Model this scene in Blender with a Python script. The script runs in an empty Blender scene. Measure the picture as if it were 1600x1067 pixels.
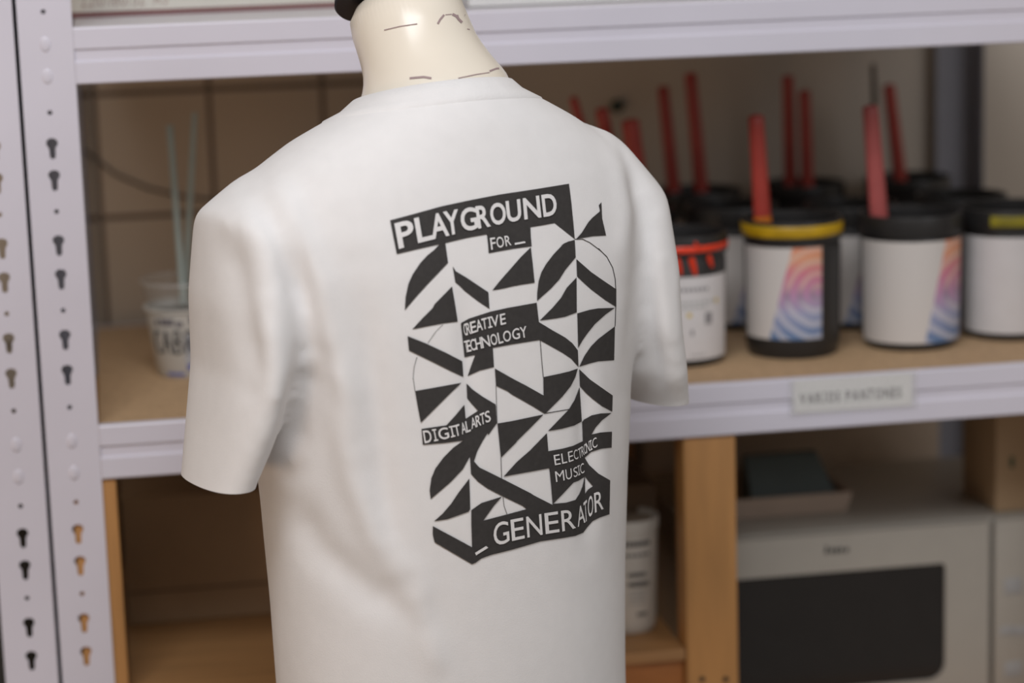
import bpy, bmesh, math, random
from mathutils import Vector, Matrix
from mathutils.geometry import tessellate_polygon
from mathutils.bvhtree import BVHTree

random.seed(4)
sc = bpy.context.scene
COL = sc.collection

# ------------------------------------------------------------------ camera
W, H, FPX = 1600.0, 1067.0, 3800.0
YAW, PITCH, ROLL = math.radians(9.566), math.radians(10.974), math.radians(-1.792)
CAM = Vector((0.0, -2.67838, 1.58397))
FWD = Vector((math.sin(YAW) * math.cos(PITCH), math.cos(YAW) * math.cos(PITCH), -math.sin(PITCH)))
_r0 = Vector((math.cos(YAW), -math.sin(YAW), 0))
_u0 = _r0.cross(FWD)
RGT = _r0 * math.cos(ROLL) + _u0 * math.sin(ROLL)
UPV = -_r0 * math.sin(ROLL) + _u0 * math.cos(ROLL)
cam = bpy.data.cameras.new('camera')
cam.sensor_width = 36.0
cam.lens = FPX / W * 36.0
cam.clip_start = 0.05
cam_o = bpy.data.objects.new('camera', cam)
COL.objects.link(cam_o)
m = Matrix((RGT, UPV, -FWD)).transposed().to_4x4()
m.translation = CAM
cam_o.matrix_world = m
sc.camera = cam_o
cam.dof.use_dof = True
cam.dof.focus_distance = 2.33
cam.dof.aperture_fstop = 2.3
cam.dof.aperture_blades = 0

# ------------------------------------------------------------------ world, lights, exposure
wd = bpy.data.worlds.new('room_light')
sc.world = wd
wd.use_nodes = True
wd.node_tree.nodes['Background'].inputs[0].default_value = (0.86, 0.74, 0.63, 1)
wd.node_tree.nodes['Background'].inputs[1].default_value = 0.30


def area(name, loc, target, sx, sy, power, col):
    l = bpy.data.lights.new(name, 'AREA')
    l.shape = 'RECTANGLE'
    l.size, l.size_y = sx, sy
    l.energy = power
    l.color = col
    o = bpy.data.objects.new(name, l)
    o.location = loc
    o.rotation_euler = (Vector(target) - Vector(loc)).to_track_quat('-Z', 'Y').to_euler()
    COL.objects.link(o)
    return o


area('window_daylight', (2.4, -3.4, 2.5), (0.2, -0.4, 1.1), 1.7, 1.3, 18, (0.90, 0.94, 1.0))
area('ceiling_lamp', (-0.1, -2.0, 3.0), (0.3, -0.6, 0.9), 1.5, 0.9, 46, (0.95, 0.965, 1.0))
area('warm_fill', (-1.7, -2.2, 0.35), (0.2, -0.4, 1.0), 0.8, 0.8, 9, (1.0, 0.62, 0.34))  # fill light added out of view to warm the shirt's shaded left flank

sc.view_settings.view_transform = 'Standard'
sc.view_settings.look = 'None'
sc.view_settings.gamma = 1.0
sc.view_settings.use_curve_mapping = False
sc.view_settings.exposure = 0.0


# ------------------------------------------------------------------ pixel -> place
def ray(px, py):
    return (FWD + RGT * ((px - W / 2) / FPX) - UPV * ((py - H / 2) / FPX))


def at_y(px, py, y):
    d = ray(px, py)
    return CAM + d * ((y - CAM.y) / d.y)


def at_z(px, py, z):
    d = ray(px, py)
    return CAM + d * ((z - CAM.z) / d.z)


def proj(p):
    d = p - CAM
    w = d.dot(FWD)
    return (W / 2 + FPX * d.dot(RGT) / w, H / 2 - FPX * d.dot(UPV) / w, w)


# ------------------------------------------------------------------ materials
def mat(name, col, rough=0.6, metal=0.0, vary=0.06, scale=30, bump=0.0, bscale=200, spec=0.5, stretch=None):
    mt = bpy.data.materials.new(name)
    mt.use_nodes = True
    nt = mt.node_tree
    b = nt.nodes['Principled BSDF']
    b.inputs['Roughness'].default_value = rough
    b.inputs['Metallic'].default_value = metal
    b.inputs['Specular IOR Level'].default_value = spec
    tc = nt.nodes.new('ShaderNodeTexCoord')
    src = tc.outputs['Object']
    if stretch:
        mp = nt.nodes.new('ShaderNodeMapping')
        mp.inputs['Scale'].default_value = stretch
        nt.links.new(src, mp.inputs['Vector'])
        src = mp.outputs['Vector']
    nz = nt.nodes.new('ShaderNodeTexNoise')
    nz.inputs['Scale'].default_value = scale
    nz.inputs['Detail'].default_value = 4
    nt.links.new(src, nz.inputs['Vector'])
    cr = nt.nodes.new('ShaderNodeValToRGB')
    c0 = [max(0, c * (1 - vary)) for c in col]
    c1 = [min(1, c * (1 + vary)) for c in col]
    cr.color_ramp.elements[0].position = 0.3
    cr.color_ramp.elements[1].position = 0.7
    cr.color_ramp.elements[0].color = (*c0, 1)
    cr.color_ramp.elements[1].color = (*c1, 1)
    nt.links.new(nz.outputs['Fac'], cr.inputs['Fac'])
    nt.links.new(cr.outputs['Color'], b.inputs['Base Color'])
    if bump:
        n2 = nt.nodes.new('ShaderNodeTexNoise')
        n2.inputs['Scale'].default_value = bscale
        n2.inputs['Detail'].default_value = 3
        nt.links.new(src, n2.inputs['Vector'])
        bp = nt.nodes.new('ShaderNodeBump')
        bp.inputs['Strength'].default_value = bump
        bp.inputs['Distance'].default_value = 0.002
        nt.links.new(n2.outputs['Fac'], bp.inputs['Height'])
        nt.links.new(bp.outputs['Normal'], b.inputs['Normal'])
    return mt


M = {}
M['cotton'] = mat('white_cotton', (0.755, 0.745, 0.745), 0.9, vary=0.015, scale=60, bump=0.12, bscale=900, spec=0.15)
M['rib'] = mat('white_rib_knit', (0.755, 0.745, 0.745), 0.9, vary=0.02, scale=60, bump=0.2, bscale=500, spec=0.15)
M['black_ink'] = mat('black_print_ink', (0.042, 0.039, 0.038), 0.65, vary=0.1, scale=200, spec=0.25)
M['white_ink'] = mat('unprinted_cotton', (0.725, 0.715, 0.715), 0.9, vary=0.02, spec=0.15)
M['form'] = mat('cream_form_cover', (0.80, 0.735, 0.63), 0.26, vary=0.03, scale=12, spec=0.5)
M['form_line'] = mat('purple_grey_stitching', (0.34, 0.25, 0.25), 0.8)
M['cap'] = mat('navy_black_cap', (0.012, 0.012, 0.022), 0.45)
M['steel'] = mat('grey_white_powder_coat', (0.64, 0.62, 0.70), 0.38, vary=0.02, scale=8, bump=0.03, bscale=600)
M['steel_bare'] = mat('galvanised_steel', (0.45, 0.46, 0.48), 0.4, metal=0.8)
M['rod'] = mat('dull_steel_rod', (0.40, 0.46, 0.43), 0.45, metal=0.2)
M['chip'] = mat('particle_board', (0.50, 0.335, 0.19), 0.7, vary=0.10, scale=90, bump=0.1)
M['white_board'] = mat('white_laminate', (0.62, 0.60, 0.64), 0.35, vary=0.02)
M['pine'] = mat('orange_stained_pine', (0.45, 0.225, 0.075), 0.5, vary=0.14, scale=9, stretch=(6, 6, 0.6))
M['pine_flat'] = mat('orange_stained_pine_board', (0.38, 0.20, 0.08), 0.5, vary=0.14, scale=9, stretch=(0.6, 6, 6))
M['kraft'] = mat('brown_cardboard', (0.36, 0.235, 0.135), 0.85, vary=0.06, scale=15)
M['kraft_tan'] = mat('tan_cardboard', (0.40, 0.28, 0.17), 0.85, vary=0.06, scale=15)
M['tub'] = mat('black_plastic', (0.020, 0.019, 0.019), 0.38, vary=0.1)
M['ink_dark'] = mat('dark_ink', (0.02, 0.018, 0.02), 0.2)
M['ink_red'] = mat('red_ink', (0.75, 0.045, 0.012), 0.35, vary=0.12, scale=60)
M['ink_yellow'] = mat('yellow_ink', (0.48, 0.29, 0.004), 0.4, vary=0.2, scale=40)
M['ink_olive'] = mat('dull_yellow_ink', (0.26, 0.22, 0.01), 0.5, vary=0.3, scale=40)
M['red_plastic'] = mat('red_plastic_handle', (0.36, 0.038, 0.026), 0.4, vary=0.08)
M['pink_plastic'] = mat('faded_red_plastic_handle', (0.40, 0.085, 0.08), 0.45, vary=0.08)
M['dark_wood'] = mat('dark_wood', (0.05, 0.03, 0.02), 0.6)
M['green_knob'] = mat('dark_green_plastic', (0.012, 0.03, 0.022), 0.4)
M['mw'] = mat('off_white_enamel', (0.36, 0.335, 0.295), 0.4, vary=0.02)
M['mw_dark'] = mat('dark_oven_glass', (0.018, 0.016, 0.015), 0.15)
M['grey_mark'] = mat('grey_marking', (0.06, 0.06, 0.055), 0.7)
M['blue_grey_mark'] = mat('blue_grey_marking', (0.33, 0.33, 0.33), 0.7)
M['black_mark'] = mat('black_marker', (0.03, 0.028, 0.03), 0.7)
M['blue_mark'] = mat('blue_print', (0.06, 0.10, 0.42), 0.7)
M['paper'] = mat('white_paper', (0.74, 0.73, 0.72), 0.8, vary=0.02)
M['paper_cream'] = mat('pale_paper', (0.62, 0.60, 0.54), 0.8, vary=0.03)
M['maroon'] = mat('maroon_paper_edge', (0.18, 0.07, 0.07), 0.8)
M['plastic_white'] = mat('white_bucket_plastic', (0.55, 0.53, 0.49), 0.45, vary=0.03)
M['tray'] = mat('beige_plastic_tray', (0.42, 0.33, 0.27), 0.5, vary=0.04)
M['teal'] = mat('teal_grey_plastic', (0.075, 0.10, 0.10), 0.5)
M['cable'] = mat('dark_cable', (0.05, 0.04, 0.035), 0.6)
M['floor'] = mat('grey_concrete', (0.30, 0.28, 0.26), 0.7, vary=0.12, scale=4)
M['steel_shaded'] = mat('shaded_blue_grey_steel', (0.27, 0.27, 0.31), 0.45, vary=0.04)  # darker steel for the rear posts, shade put into the colour
M['screw'] = mat('dark_screw', (0.03, 0.03, 0.03), 0.5, metal=0.5)


def glass_mat(name, col, rough=0.08, alpha=0.35):
    mt = bpy.data.materials.new(name)
    mt.use_nodes = True
    nt = mt.node_tree
    b = nt.nodes['Principled BSDF']
    b.inputs['Base Color'].default_value = (*col, 1)
    b.inputs['Roughness'].default_value = rough
    b.inputs['Alpha'].default_value = alpha
    nz = nt.nodes.new('ShaderNodeTexNoise')
    nz.inputs['Scale'].default_value = 40
    mr = nt.nodes.new('ShaderNodeMapRange')
    mr.inputs[3].default_value = alpha * 0.6
    mr.inputs[4].default_value = min(1, alpha * 1.5)
    nt.links.new(nz.outputs['Fac'], mr.inputs[0])
    nt.links.new(mr.outputs[0], b.inputs['Alpha'])
    return mt


M['clear'] = glass_mat('clear_plastic', (0.55, 0.52, 0.47), 0.12, 0.10)
M['holder'] = glass_mat('clear_label_holder', (0.75, 0.75, 0.74), 0.25, 0.16)


def wall_mat():
    mt = bpy.data.materials.new('glazed_wall_tiles')
    mt.use_nodes = True
    nt = mt.node_tree
    b = nt.nodes['Principled BSDF']
    tc = nt.nodes.new('ShaderNodeTexCoord')
    sp = nt.nodes.new('ShaderNodeSeparateXYZ')
    nt.links.new(tc.outputs['Object'], sp.inputs[0])

    def line(out, origin, pitch, half):
        s = nt.nodes.new('ShaderNodeMath'); s.operation = 'SUBTRACT'; s.inputs[1].default_value = origin
        nt.links.new(out, s.inputs[0])
        d = nt.nodes.new('ShaderNodeMath'); d.operation = 'DIVIDE'; d.inputs[1].default_value = pitch
        nt.links.new(s.outputs[0], d.inputs[0])
        r = nt.nodes.new('ShaderNodeMath'); r.operation = 'ROUND'
        nt.links.new(d.outputs[0], r.inputs[0])
        e = nt.nodes.new('ShaderNodeMath'); e.operation = 'SUBTRACT'
        nt.links.new(d.outputs[0], e.inputs[0]); nt.links.new(r.outputs[0], e.inputs[1])
        a = nt.nodes.new('ShaderNodeMath'); a.operation = 'ABSOLUTE'
        nt.links.new(e.outputs[0], a.inputs[0])
        c = nt.nodes.new('ShaderNodeMath'); c.operation = 'LESS_THAN'; c.inputs[1].default_value = half / pitch
        nt.links.new(a.outputs[0], c.inputs[0])
        return c.outputs[0]
    a = at_y(149, 200, WALL_Y); c = at_y(329, 200, WALL_Y)
    h1 = at_y(250, 336, WALL_Y); h0 = at_y(250, 143, WALL_Y)
    lx = line(sp.outputs['X'], a.x, c.x - a.x, 0.0036)
    lz = line(sp.outputs['Z'], h1.z, h0.z - h1.z, 0.0036)
    mx = nt.nodes.new('ShaderNodeMath'); mx.operation = 'MAXIMUM'
    nt.links.new(lx, mx.inputs[0]); nt.links.new(lz, mx.inputs[1])
    lim = nt.nodes.new('ShaderNodeMath'); lim.operation = 'LESS_THAN'; lim.inputs[1].default_value = at_y(700, 130, WALL_Y).x
    nt.links.new(sp.outputs['X'], lim.inputs[0])
    mm = nt.nodes.new('ShaderNodeMath'); mm.operation = 'MULTIPLY'
    nt.links.new(mx.outputs[0], mm.inputs[0]); nt.links.new(lim.outputs[0], mm.inputs[1])
    nz = nt.nodes.new('ShaderNodeTexNoise'); nz.inputs['Scale'].default_value = 5
    nt.links.new(tc.outputs['Object'], nz.inputs['Vector'])
    cr = nt.nodes.new('ShaderNodeValToRGB')
    cr.color_ramp.elements[0].color = (0.40, 0.325, 0.25, 1)
    cr.color_ramp.elements[1].color = (0.47, 0.385, 0.30, 1)
    nt.links.new(nz.outputs['Fac'], cr.inputs[0])
    pt = nt.nodes.new('ShaderNodeMix'); pt.data_type = 'RGBA'
    nt.links.new(lim.outputs[0], pt.inputs[0])
    nt.links.new(cr.outputs[0], pt.inputs[7]); pt.inputs[6].default_value = (0.50, 0.44, 0.375, 1)  # untiled paint right of the tiles, lightened to stand in for window light
    mix = nt.nodes.new('ShaderNodeMix'); mix.data_type = 'RGBA'
    nt.links.new(mm.outputs[0], mix.inputs[0])
    nt.links.new(pt.outputs[2], mix.inputs[6])
    mix.inputs[7].default_value = (0.12, 0.085, 0.06, 1)
    nt.links.new(mix.outputs[2], b.inputs['Base Color'])
    b.inputs['Roughness'].default_value = 0.35
    return mt


def label_mat(name, a0, slope, art=True):
    """white paper label with a slanted field of orange, pink, violet and blue ripples (UV: u across, v up)"""
    mt = bpy.data.materials.new(name)
    mt.use_nodes = True
    nt = mt.node_tree
    b = nt.nodes['Principled BSDF']
    b.inputs['Roughness'].default_value = 0.55
    uv = nt.nodes.new('ShaderNodeUVMap')
    sp = nt.nodes.new('ShaderNodeSeparateXYZ')
    nt.links.new(uv.outputs[0], sp.inputs[0])
    k = nt.nodes.new('ShaderNodeMath'); k.operation = 'MULTIPLY_ADD'
    k.inputs[1].default_value = -slope; k.inputs[2].default_value = -a0
    nt.links.new(sp.outputs['Y'], k.inputs[0])
    ad = nt.nodes.new('ShaderNodeMath'); ad.operation = 'ADD'
    nt.links.new(sp.outputs['X'], ad.inputs[0]); nt.links.new(k.outputs[0], ad.inputs[1])
    gt = nt.nodes.new('ShaderNodeMath'); gt.operation = 'GREATER_THAN'; gt.inputs[1].default_value = 0
    nt.links.new(ad.outputs[0], gt.inputs[0])
    cr = nt.nodes.new('ShaderNodeValToRGB')
    els = cr.color_ramp.elements
    els[0].position = 0.0; els[0].color = (0.10, 0.19, 0.36, 1)
    els[1].position = 1.0; els[1].color = (0.72, 0.27, 0.16, 1)
    for p, c in ((0.28, (0.34, 0.36, 0.52, 1)), (0.5, (0.50, 0.26, 0.42, 1)), (0.72, (0.62, 0.20, 0.27, 1)), (0.88, (0.72, 0.34, 0.20, 1))):
        e = els.new(p); e.color = c
    nt.links.new(sp.outputs['Y'], cr.inputs[0])
    wv = nt.nodes.new('ShaderNodeTexWave')
    wv.wave_type = 'RINGS'; wv.rings_direction = 'SPHERICAL'
    wv.inputs['Scale'].default_value = 2.3
    wv.inputs['Distortion'].default_value = 1.6
    wv.inputs['Detail'].default_value = 1.0
    mp = nt.nodes.new('ShaderNodeMapping')
    mp.inputs['Location'].default_value = (-0.95, -0.5, 0)
    nt.links.new(uv.outputs[0], mp.inputs['Vector'])
    nt.links.new(mp.outputs[0], wv.inputs['Vector'])
    th = nt.nodes.new('ShaderNodeValToRGB')
    th.color_ramp.elements[0].position = 0.55; th.color_ramp.elements[1].position = 0.75
    nt.links.new(wv.outputs['Fac'], th.inputs[0])
    m1 = nt.nodes.new('ShaderNodeMix'); m1.data_type = 'RGBA'
    f = nt.nodes.new('ShaderNodeMath'); f.operation = 'MULTIPLY'; f.inputs[1].default_value = 0.6
    nt.links.new(th.outputs[0], f.inputs[0]); nt.links.new(f.outputs[0], m1.inputs[0])
    nt.links.new(cr.outputs[0], m1.inputs[6]); rc = nt.nodes.new('ShaderNodeValToRGB')
    rc.color_ramp.elements[0].position = 0.35; rc.color_ramp.elements[0].color = (0.62, 0.60, 0.64, 1)
    rc.color_ramp.elements[1].position = 0.6; rc.color_ramp.elements[1].color = (0.70, 0.50, 0.40, 1)
    e2 = rc.color_ramp.elements.new(0.48); e2.color = (0.20, 0.19, 0.26, 1)
    nt.links.new(sp.outputs['Y'], rc.inputs[0]); nt.links.new(rc.outputs[0], m1.inputs[7])
    m2 = nt.nodes.new('ShaderNodeMix'); m2.data_type = 'RGBA'
    nt.links.new(gt.outputs[0], m2.inputs[0])
    m2.inputs[6].default_value = (0.62, 0.585, 0.56, 1)
    nt.links.new(m1.outputs[2], m2.inputs[7])
    if art:
        nt.links.new(m2.outputs[2], b.inputs['Base Color'])
    else:
        nz = nt.nodes.new('ShaderNodeTexNoise'); nz.inputs['Scale'].default_value = 6
        c2 = nt.nodes.new('ShaderNodeValToRGB')
        c2.color_ramp.elements[0].color = (0.62, 0.60, 0.60, 1); c2.color_ramp.elements[1].color = (0.68, 0.66, 0.67, 1)
        nt.links.new(uv.outputs[0], nz.inputs['Vector']); nt.links.new(nz.outputs['Fac'], c2.inputs[0])
        nt.links.new(c2.outputs[0], b.inputs['Base Color'])
    return mt


# ------------------------------------------------------------------ mesh helpers
def link_mesh(name, bm, mt, parent=None, smooth=False, uv=False):
    me = bpy.data.meshes.new(name)
    bm.normal_update()
    bm.to_mesh(me)
    bm.free()
    if mt:
        me.materials.append(mt)
    if smooth:
        for p in me.polygons:
            p.use_smooth = True
    o = bpy.data.objects.new(name, me)
    COL.objects.link(o)
    if parent:
        o.parent = parent
    return o


def auto_smooth(o, ang=40):
    me = o.data
    bm = bmesh.new(); bm.from_mesh(me)
    lim = math.radians(ang)
    for f in bm.faces:
        f.smooth = True
    for e in bm.edges:
        if len(e.link_faces) == 2 and e.calc_face_angle(0) > lim:
            e.smooth = False
    bm.to_mesh(me); bm.free()
    return o


def tag(o, label, cat, group=None):
    o['label'] = label
    o['category'] = cat
    if group:
        o['group'] = group
    return o


def thing(name, loc, label, cat, group=None):
    o = bpy.data.objects.new(name, None)
    o.empty_display_size = 0.02
    o.location = loc
    COL.objects.link(o)
    return tag(o, label, cat, group)


def part(name, bm, mt, parent, ang=40):
    """bm is in world space; stored relative to the parent thing's chain of locations"""
    off = Vector((0, 0, 0))
    p = parent
    while p is not None:
        off += Vector(p.location)
        p = p.parent
    bmesh.ops.translate(bm, verts=bm.verts, vec=-off)
    bmesh.ops.recalc_face_normals(bm, faces=bm.faces)
    o = link_mesh(name, bm, mt, parent)
    return auto_smooth(o, ang)


def add_box(bm, lo, hi, bev=0.0):
    g = bmesh.ops.create_cube(bm, size=1.0)
    vs = g['verts']
    lo, hi = Vector(lo), Vector(hi)
    for v in vs:
        v.co = Vector([lo[i] + (v.co[i] + 0.5) * (hi[i] - lo[i]) for i in range(3)])
    if bev:
        es = list({e for v in vs for e in v.link_edges})
        bmesh.ops.bevel(bm, geom=es, offset=bev, segments=2, affect='EDGES', profile=0.6)
    return bm


def box(lo, hi, bev=0.0):
    return add_box(bmesh.new(), lo, hi, bev)


def add_lathe(bm, prof, c, seg=48, a0=0.0, a1=None, cap=False):
    """prof: list of (radius, z); c: centre (x, y)"""
    full = a1 is None
    n = seg if full else seg + 1
    rings = []
    for r, z in prof:
        ring = []
        for i in range(n):
            a = a0 + ((2 * math.pi) if full else (a1 - a0)) * i / seg
            ring.append(bm.verts.new((c[0] + r * math.cos(a), c[1] + r * math.sin(a), z)))
        rings.append(ring)
    for k in range(len(rings) - 1):
        for i in range(n if full else n - 1):
            j = (i + 1) % n
            bm.faces.new((rings[k][i], rings[k][j], rings[k + 1][j], rings[k + 1][i]))
    if cap:
        for ring in (rings[0], rings[-1]):
            bm.faces.new(ring)
    return bm


def add_tube(bm, pts, rad, seg=10, flat=None):
    """tube along pts; rad a number or list; flat = (u_dir, ru, rv) for a flattened section"""
    pts = [Vector(p) for p in pts]
    rings = []
    for i, p in enumerate(pts):
        t = (pts[min(i + 1, len(pts) - 1)] - pts[max(i - 1, 0)]).normalized()
        ref = Vector((1, 0, 0)) if abs(t.x) < 0.9 else Vector((0, 0, 1))
        u = (ref - t * ref.dot(t)).normalized()
        v = t.cross(u)
        r = rad[i] if isinstance(rad, (list, tuple)) else rad
        ru, rv = (r, r) if flat is None else (r, r * flat)
        rings.append([bm.verts.new(p + u * ru * math.cos(2 * math.pi * k / seg) + v * rv * math.sin(2 * math.pi * k / seg)) for k in range(seg)])
    for a in range(len(rings) - 1):
        for k in range(seg):
            j = (k + 1) % seg
            bm.faces.new((rings[a][k], rings[a][j], rings[a + 1][j], rings[a + 1][k]))
    bm.faces.new(rings[0]); bm.faces.new(rings[-1])
    return bm


def add_prism(bm, prof, x0, x1):
    """closed profile of (y, z) points swept along x"""
    a = [bm.verts.new((x0, y, z)) for y, z in prof]
    b = [bm.verts.new((x1, y, z)) for y, z in prof]
    n = len(prof)
    for i in range(n):
        j = (i + 1) % n
        bm.faces.new((a[i], a[j], b[j], b[i]))
    bm.faces.new(a); bm.faces.new(b)
    return bm


def poly2d(loops):
    """triangulated polygon with holes -> (verts2d, tris)"""
    vl = [[Vector((x, y, 0)) for x, y in lp] for lp in loops]
    tris = tessellate_polygon(vl)
    flat = [(v.x, v.y) for lp in vl for v in lp]
    return flat, tris


_glyphs = {}


def glyph(ch, bold=0.0):
    key = (ch, bold)
    if ch == 'I' and key not in _glyphs:          # serifed capital I, as in the print
        q_ = [(0, 0), (1, 0), (1, .13), (.65, .13), (.65, .87), (1, .87), (1, 1), (0, 1), (0, .87), (.35, .87), (.35, .13), (0, .13)]
        _glyphs[key] = (q_, [(0, 1, 2, 3, 10, 11), (10, 3, 4, 9), (9, 4, 5, 6, 7, 8)], 0.42)
    if key not in _glyphs:
        cu = bpy.data.curves.new('glyph', 'FONT')
        cu.body = ch
        cu.size = 1.0
        cu.offset = bold
        cu.resolution_u = 4
        ob = bpy.data.objects.new('glyph', cu)
        COL.objects.link(ob)
        dg = bpy.context.evaluated_depsgraph_get()
        dg.update()
        me = bpy.data.meshes.new_from_object(ob.evaluated_get(dg))
        vs = [(v.co.x, v.co.y) for v in me.vertices]
        fs = [tuple(p.vertices) for p in me.polygons]
        bpy.data.objects.remove(ob)
        bpy.data.curves.remove(cu)
        bpy.data.meshes.remove(me)
        x0 = min(v[0] for v in vs); x1 = max(v[0] for v in vs)
        y0 = min(v[1] for v in vs); y1 = max(v[1] for v in vs)
        vs = [((x - x0) / (x1 - x0), (y - y0) / (y1 - y0)) for x, y in vs]
        _glyphs[key] = (vs, fs, (x1 - x0) / (y1 - y0))
    return _glyphs[key]


def grid_cut(bm, step, axes=(0, 1)):
    for ax in axes:
        lo = min(v.co[ax] for v in bm.verts); hi = max(v.co[ax] for v in bm.verts)
        no = Vector((1, 0, 0)) if ax == 0 else Vector((0, 1, 0))
        k = math.ceil(lo / step) * step + 0.013
        while k < hi:
            bmesh.ops.bisect_plane(bm, geom=bm.verts[:] + bm.edges[:] + bm.faces[:], plane_co=no * k, plane_no=no, dist=1e-4)
            k += step


def flat_text(txt, x0, z0, hgt, y, wscale=0.8, gap=0.18, bold=0.0, slope=0.0):
    """word standing on plane y (facing the camera), thin"""
    bm = bmesh.new()
    x = x0
    for ch in txt:
        if ch == ' ':
            x += hgt * 0.5
            continue
        vs, fs, asp = glyph(ch, bold)
        w = asp * hgt * wscale
        bv = [bm.verts.new((x + u * w, y, z0 + v * hgt + slope * (x - x0))) for u, v in vs]
        for f in fs:
            try:
                bm.faces.new([bv[i] for i in f])
            except ValueError:
                pass
        x += w + gap * hgt
    return bm, x


def oshift(o, v):
    o.location = Vector(o.location) + Vector(v)


# ------------------------------------------------------------------ setting
WALL_Y = 0.655
SHELF_Z = 0.9915          # top of the middle shelf board
TOP_Z = 1.4315            # top of the upper shelf board
M['tiles'] = wall_mat()

w = link_mesh('wall_back', box((-2.6, WALL_Y, 0), (3.4, WALL_Y + 0.1, 2.9)), M['tiles'])
w['kind'] = 'structure'
w = link_mesh('floor', box((-2.6, -4.2, -0.06), (3.4, WALL_Y + 0.1, 0)), M['floor'])
w['kind'] = 'structure'

# ------------------------------------------------------------------ steel shelving
seam = at_y(58, 533, 0.0).x
px_r = at_y(145, 533, 0.0).x
FW = px_r - seam                       # flange width
BX0, BX1 = px_r + 0.0003, 1.16          # beams
zrow = lambda row: at_y(100, row, 0.0).z
key_rows = [230, 280, 382, 435, 530, 585, 835, 885, 975, 1027]
dot_rows = [17, 175, 330, 485, 637, 786, 930]
rivet_rows = [68, 118, 690, 740]


def post_mesh(x0, x1, side_x, z0=0.0, z1=2.05, direction=1, plain=False, y=0.0, back=1):
    """perforated front flange x0..x1 at depth y and a plain side flange going back at side_x"""
    holes = []
    cx = (x0 + x1) / 2
    per = zrow(330) - zrow(485)
    if not plain:
        zk = [zrow(r) for r in key_rows]
        for z in zk:
            lp = [(cx + 0.0063 * math.cos(math.pi * i / 8), z + 0.0055 + 0.0050 * math.sin(math.pi * i / 8)) for i in range(9)]
            lp += [(cx - 0.0058, z + 0.0025), (cx - 0.0036, z - 0.0005), (cx - 0.0032, z - 0.0095)]
            lp += [(cx + 0.0032 * math.cos(math.pi + math.pi * i / 6), z - 0.0095 + 0.0030 * math.sin(math.pi + math.pi * i / 6)) for i in range(1, 6)]
            lp += [(cx + 0.0032, z - 0.0095), (cx + 0.0036, z - 0.0005), (cx + 0.0058, z + 0.0025)]
            holes.append(lp)
        for r in dot_rows:
            z = zrow(r)
            holes.append([(cx + 0.0028 * math.cos(2 * math.pi * i / 12), z + 0.0028 * math.sin(2 * math.pi * i / 12)) for i in range(12)])
    outer = [(x0, z0), (x1, z0), (x1, z1), (x0, z1)]
    vs, fs = poly2d([outer] + holes)
    bm = bmesh.new()
    th = 0.0018
    A = [bm.verts.new((x, y, z)) for x, z in vs]
    B = [bm.verts.new((x, y + th * back, z)) for x, z in vs]
    for f in fs:
        bm.faces.new([A[i] for i in f]); bm.faces.new([B[i] for i in f][::-1])
    n = 0
    for lp in [outer] + holes:
        k = len(lp)
        for i in range(k):
            j = n + (i + 1) % k
            bm.faces.new((A[n + i], A[j], B[j], B[n + i]))
        n += k
    ya, yb = sorted((y, y + 0.05 * back))
    add_box(bm, (min(side_x, side_x + th * direction), ya, z0), (max(side_x, side_x + th * direction), yb, z1))
    return bm


def rivets(x, zs, y=0.0):
    bm = bmesh.new()
    for z in zs:
        g = bmesh.ops.create_uvsphere(bm, u_segments=14, v_segments=8, radius=1.0)
        for v in g['verts']:
            v.co = Vector((x + v.co.x * 0.0062, y + v.co.y * 0.0017, z + v.co.z * 0.0085))
    return bm


def beam_profile(zt, y0=0.0):
    zb = zt - 0.0615
    return [(y0 + 0.001, zt), (y0, zt - 0.002), (y0, zb + 0.0385), (y0 + 0.0028, zb + 0.0368), (y0 + 0.0028, zb + 0.0262),
            (y0 - 0.0006, zb + 0.0235), (y0 - 0.0006, zb + 0.0015), (y0 + 0.001, zb), (y0 + 0.028, zb), (y0 + 0.028, zb + 0.002),
            (y0 + 0.006, zb + 0.002), (y0 + 0.006, zt - 0.02), (y0 + 0.012, zt - 0.02), (y0 + 0.012, zt)]


rack = thing('shelving_unit', (0, 0.32, 0), 'grey-white slotted steel shelving unit holding ink tubs, cup and top boxes', 'shelving')
pz = [zrow(r) for r in rivet_rows]
part('post', post_mesh(seam + 0.0004, px_r, seam + 0.0004), M['steel'], rack)
part('post', post_mesh(BX1 - 0.004, BX1 + FW - 0.004, BX1 + FW - 0.006), M['steel'], rack)
bp_ = at_y(1494, 150, 0.62).x
part('post', post_mesh(bp_ - 0.027, bp_ + 0.027, bp_ + 0.025, y=0.630, back=-1, plain=True), M['steel_shaded'], rack)
part('post', post_mesh(seam + 0.0004, px_r, seam + 0.0004, y=0.630, back=-1, plain=True), M['steel_shaded'], rack)
for z_ in pz:
    part('rivet', rivets((seam + px_r) / 2, [z_]), M['steel'], rack)
LOW_Z = 0.34
for nm, zt in (('upper', TOP_Z), ('middle', SHELF_Z), ('low', LOW_Z)):
    part('front_beam', add_prism(bmesh.new(), beam_profile(zt), BX0, BX1), M['steel'], rack, 25)
    prof = [(0.63 - y, z) for y, z in beam_profile(zt)]
    part('rear_beam', add_prism(bmesh.new(), prof, BX0, BX1), M['steel'], rack, 25)
part('shelf_board', box((BX0 + 0.001, 0.0125, SHELF_Z - 0.016), (BX1 + 0.03, 0.617, SHELF_Z)), M['chip'], rack)
part('shelf_board', box((BX0 + 0.001, 0.0125, TOP_Z - 0.016), (BX1 + 0.03, 0.617, TOP_Z)), M['white_board'], rack)
part('shelf_board', box((BX0 + 0.001, 0.0125, LOW_Z - 0.016), (BX1 + 0.03, 0.617, LOW_Z)), M['chip'], rack)

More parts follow.
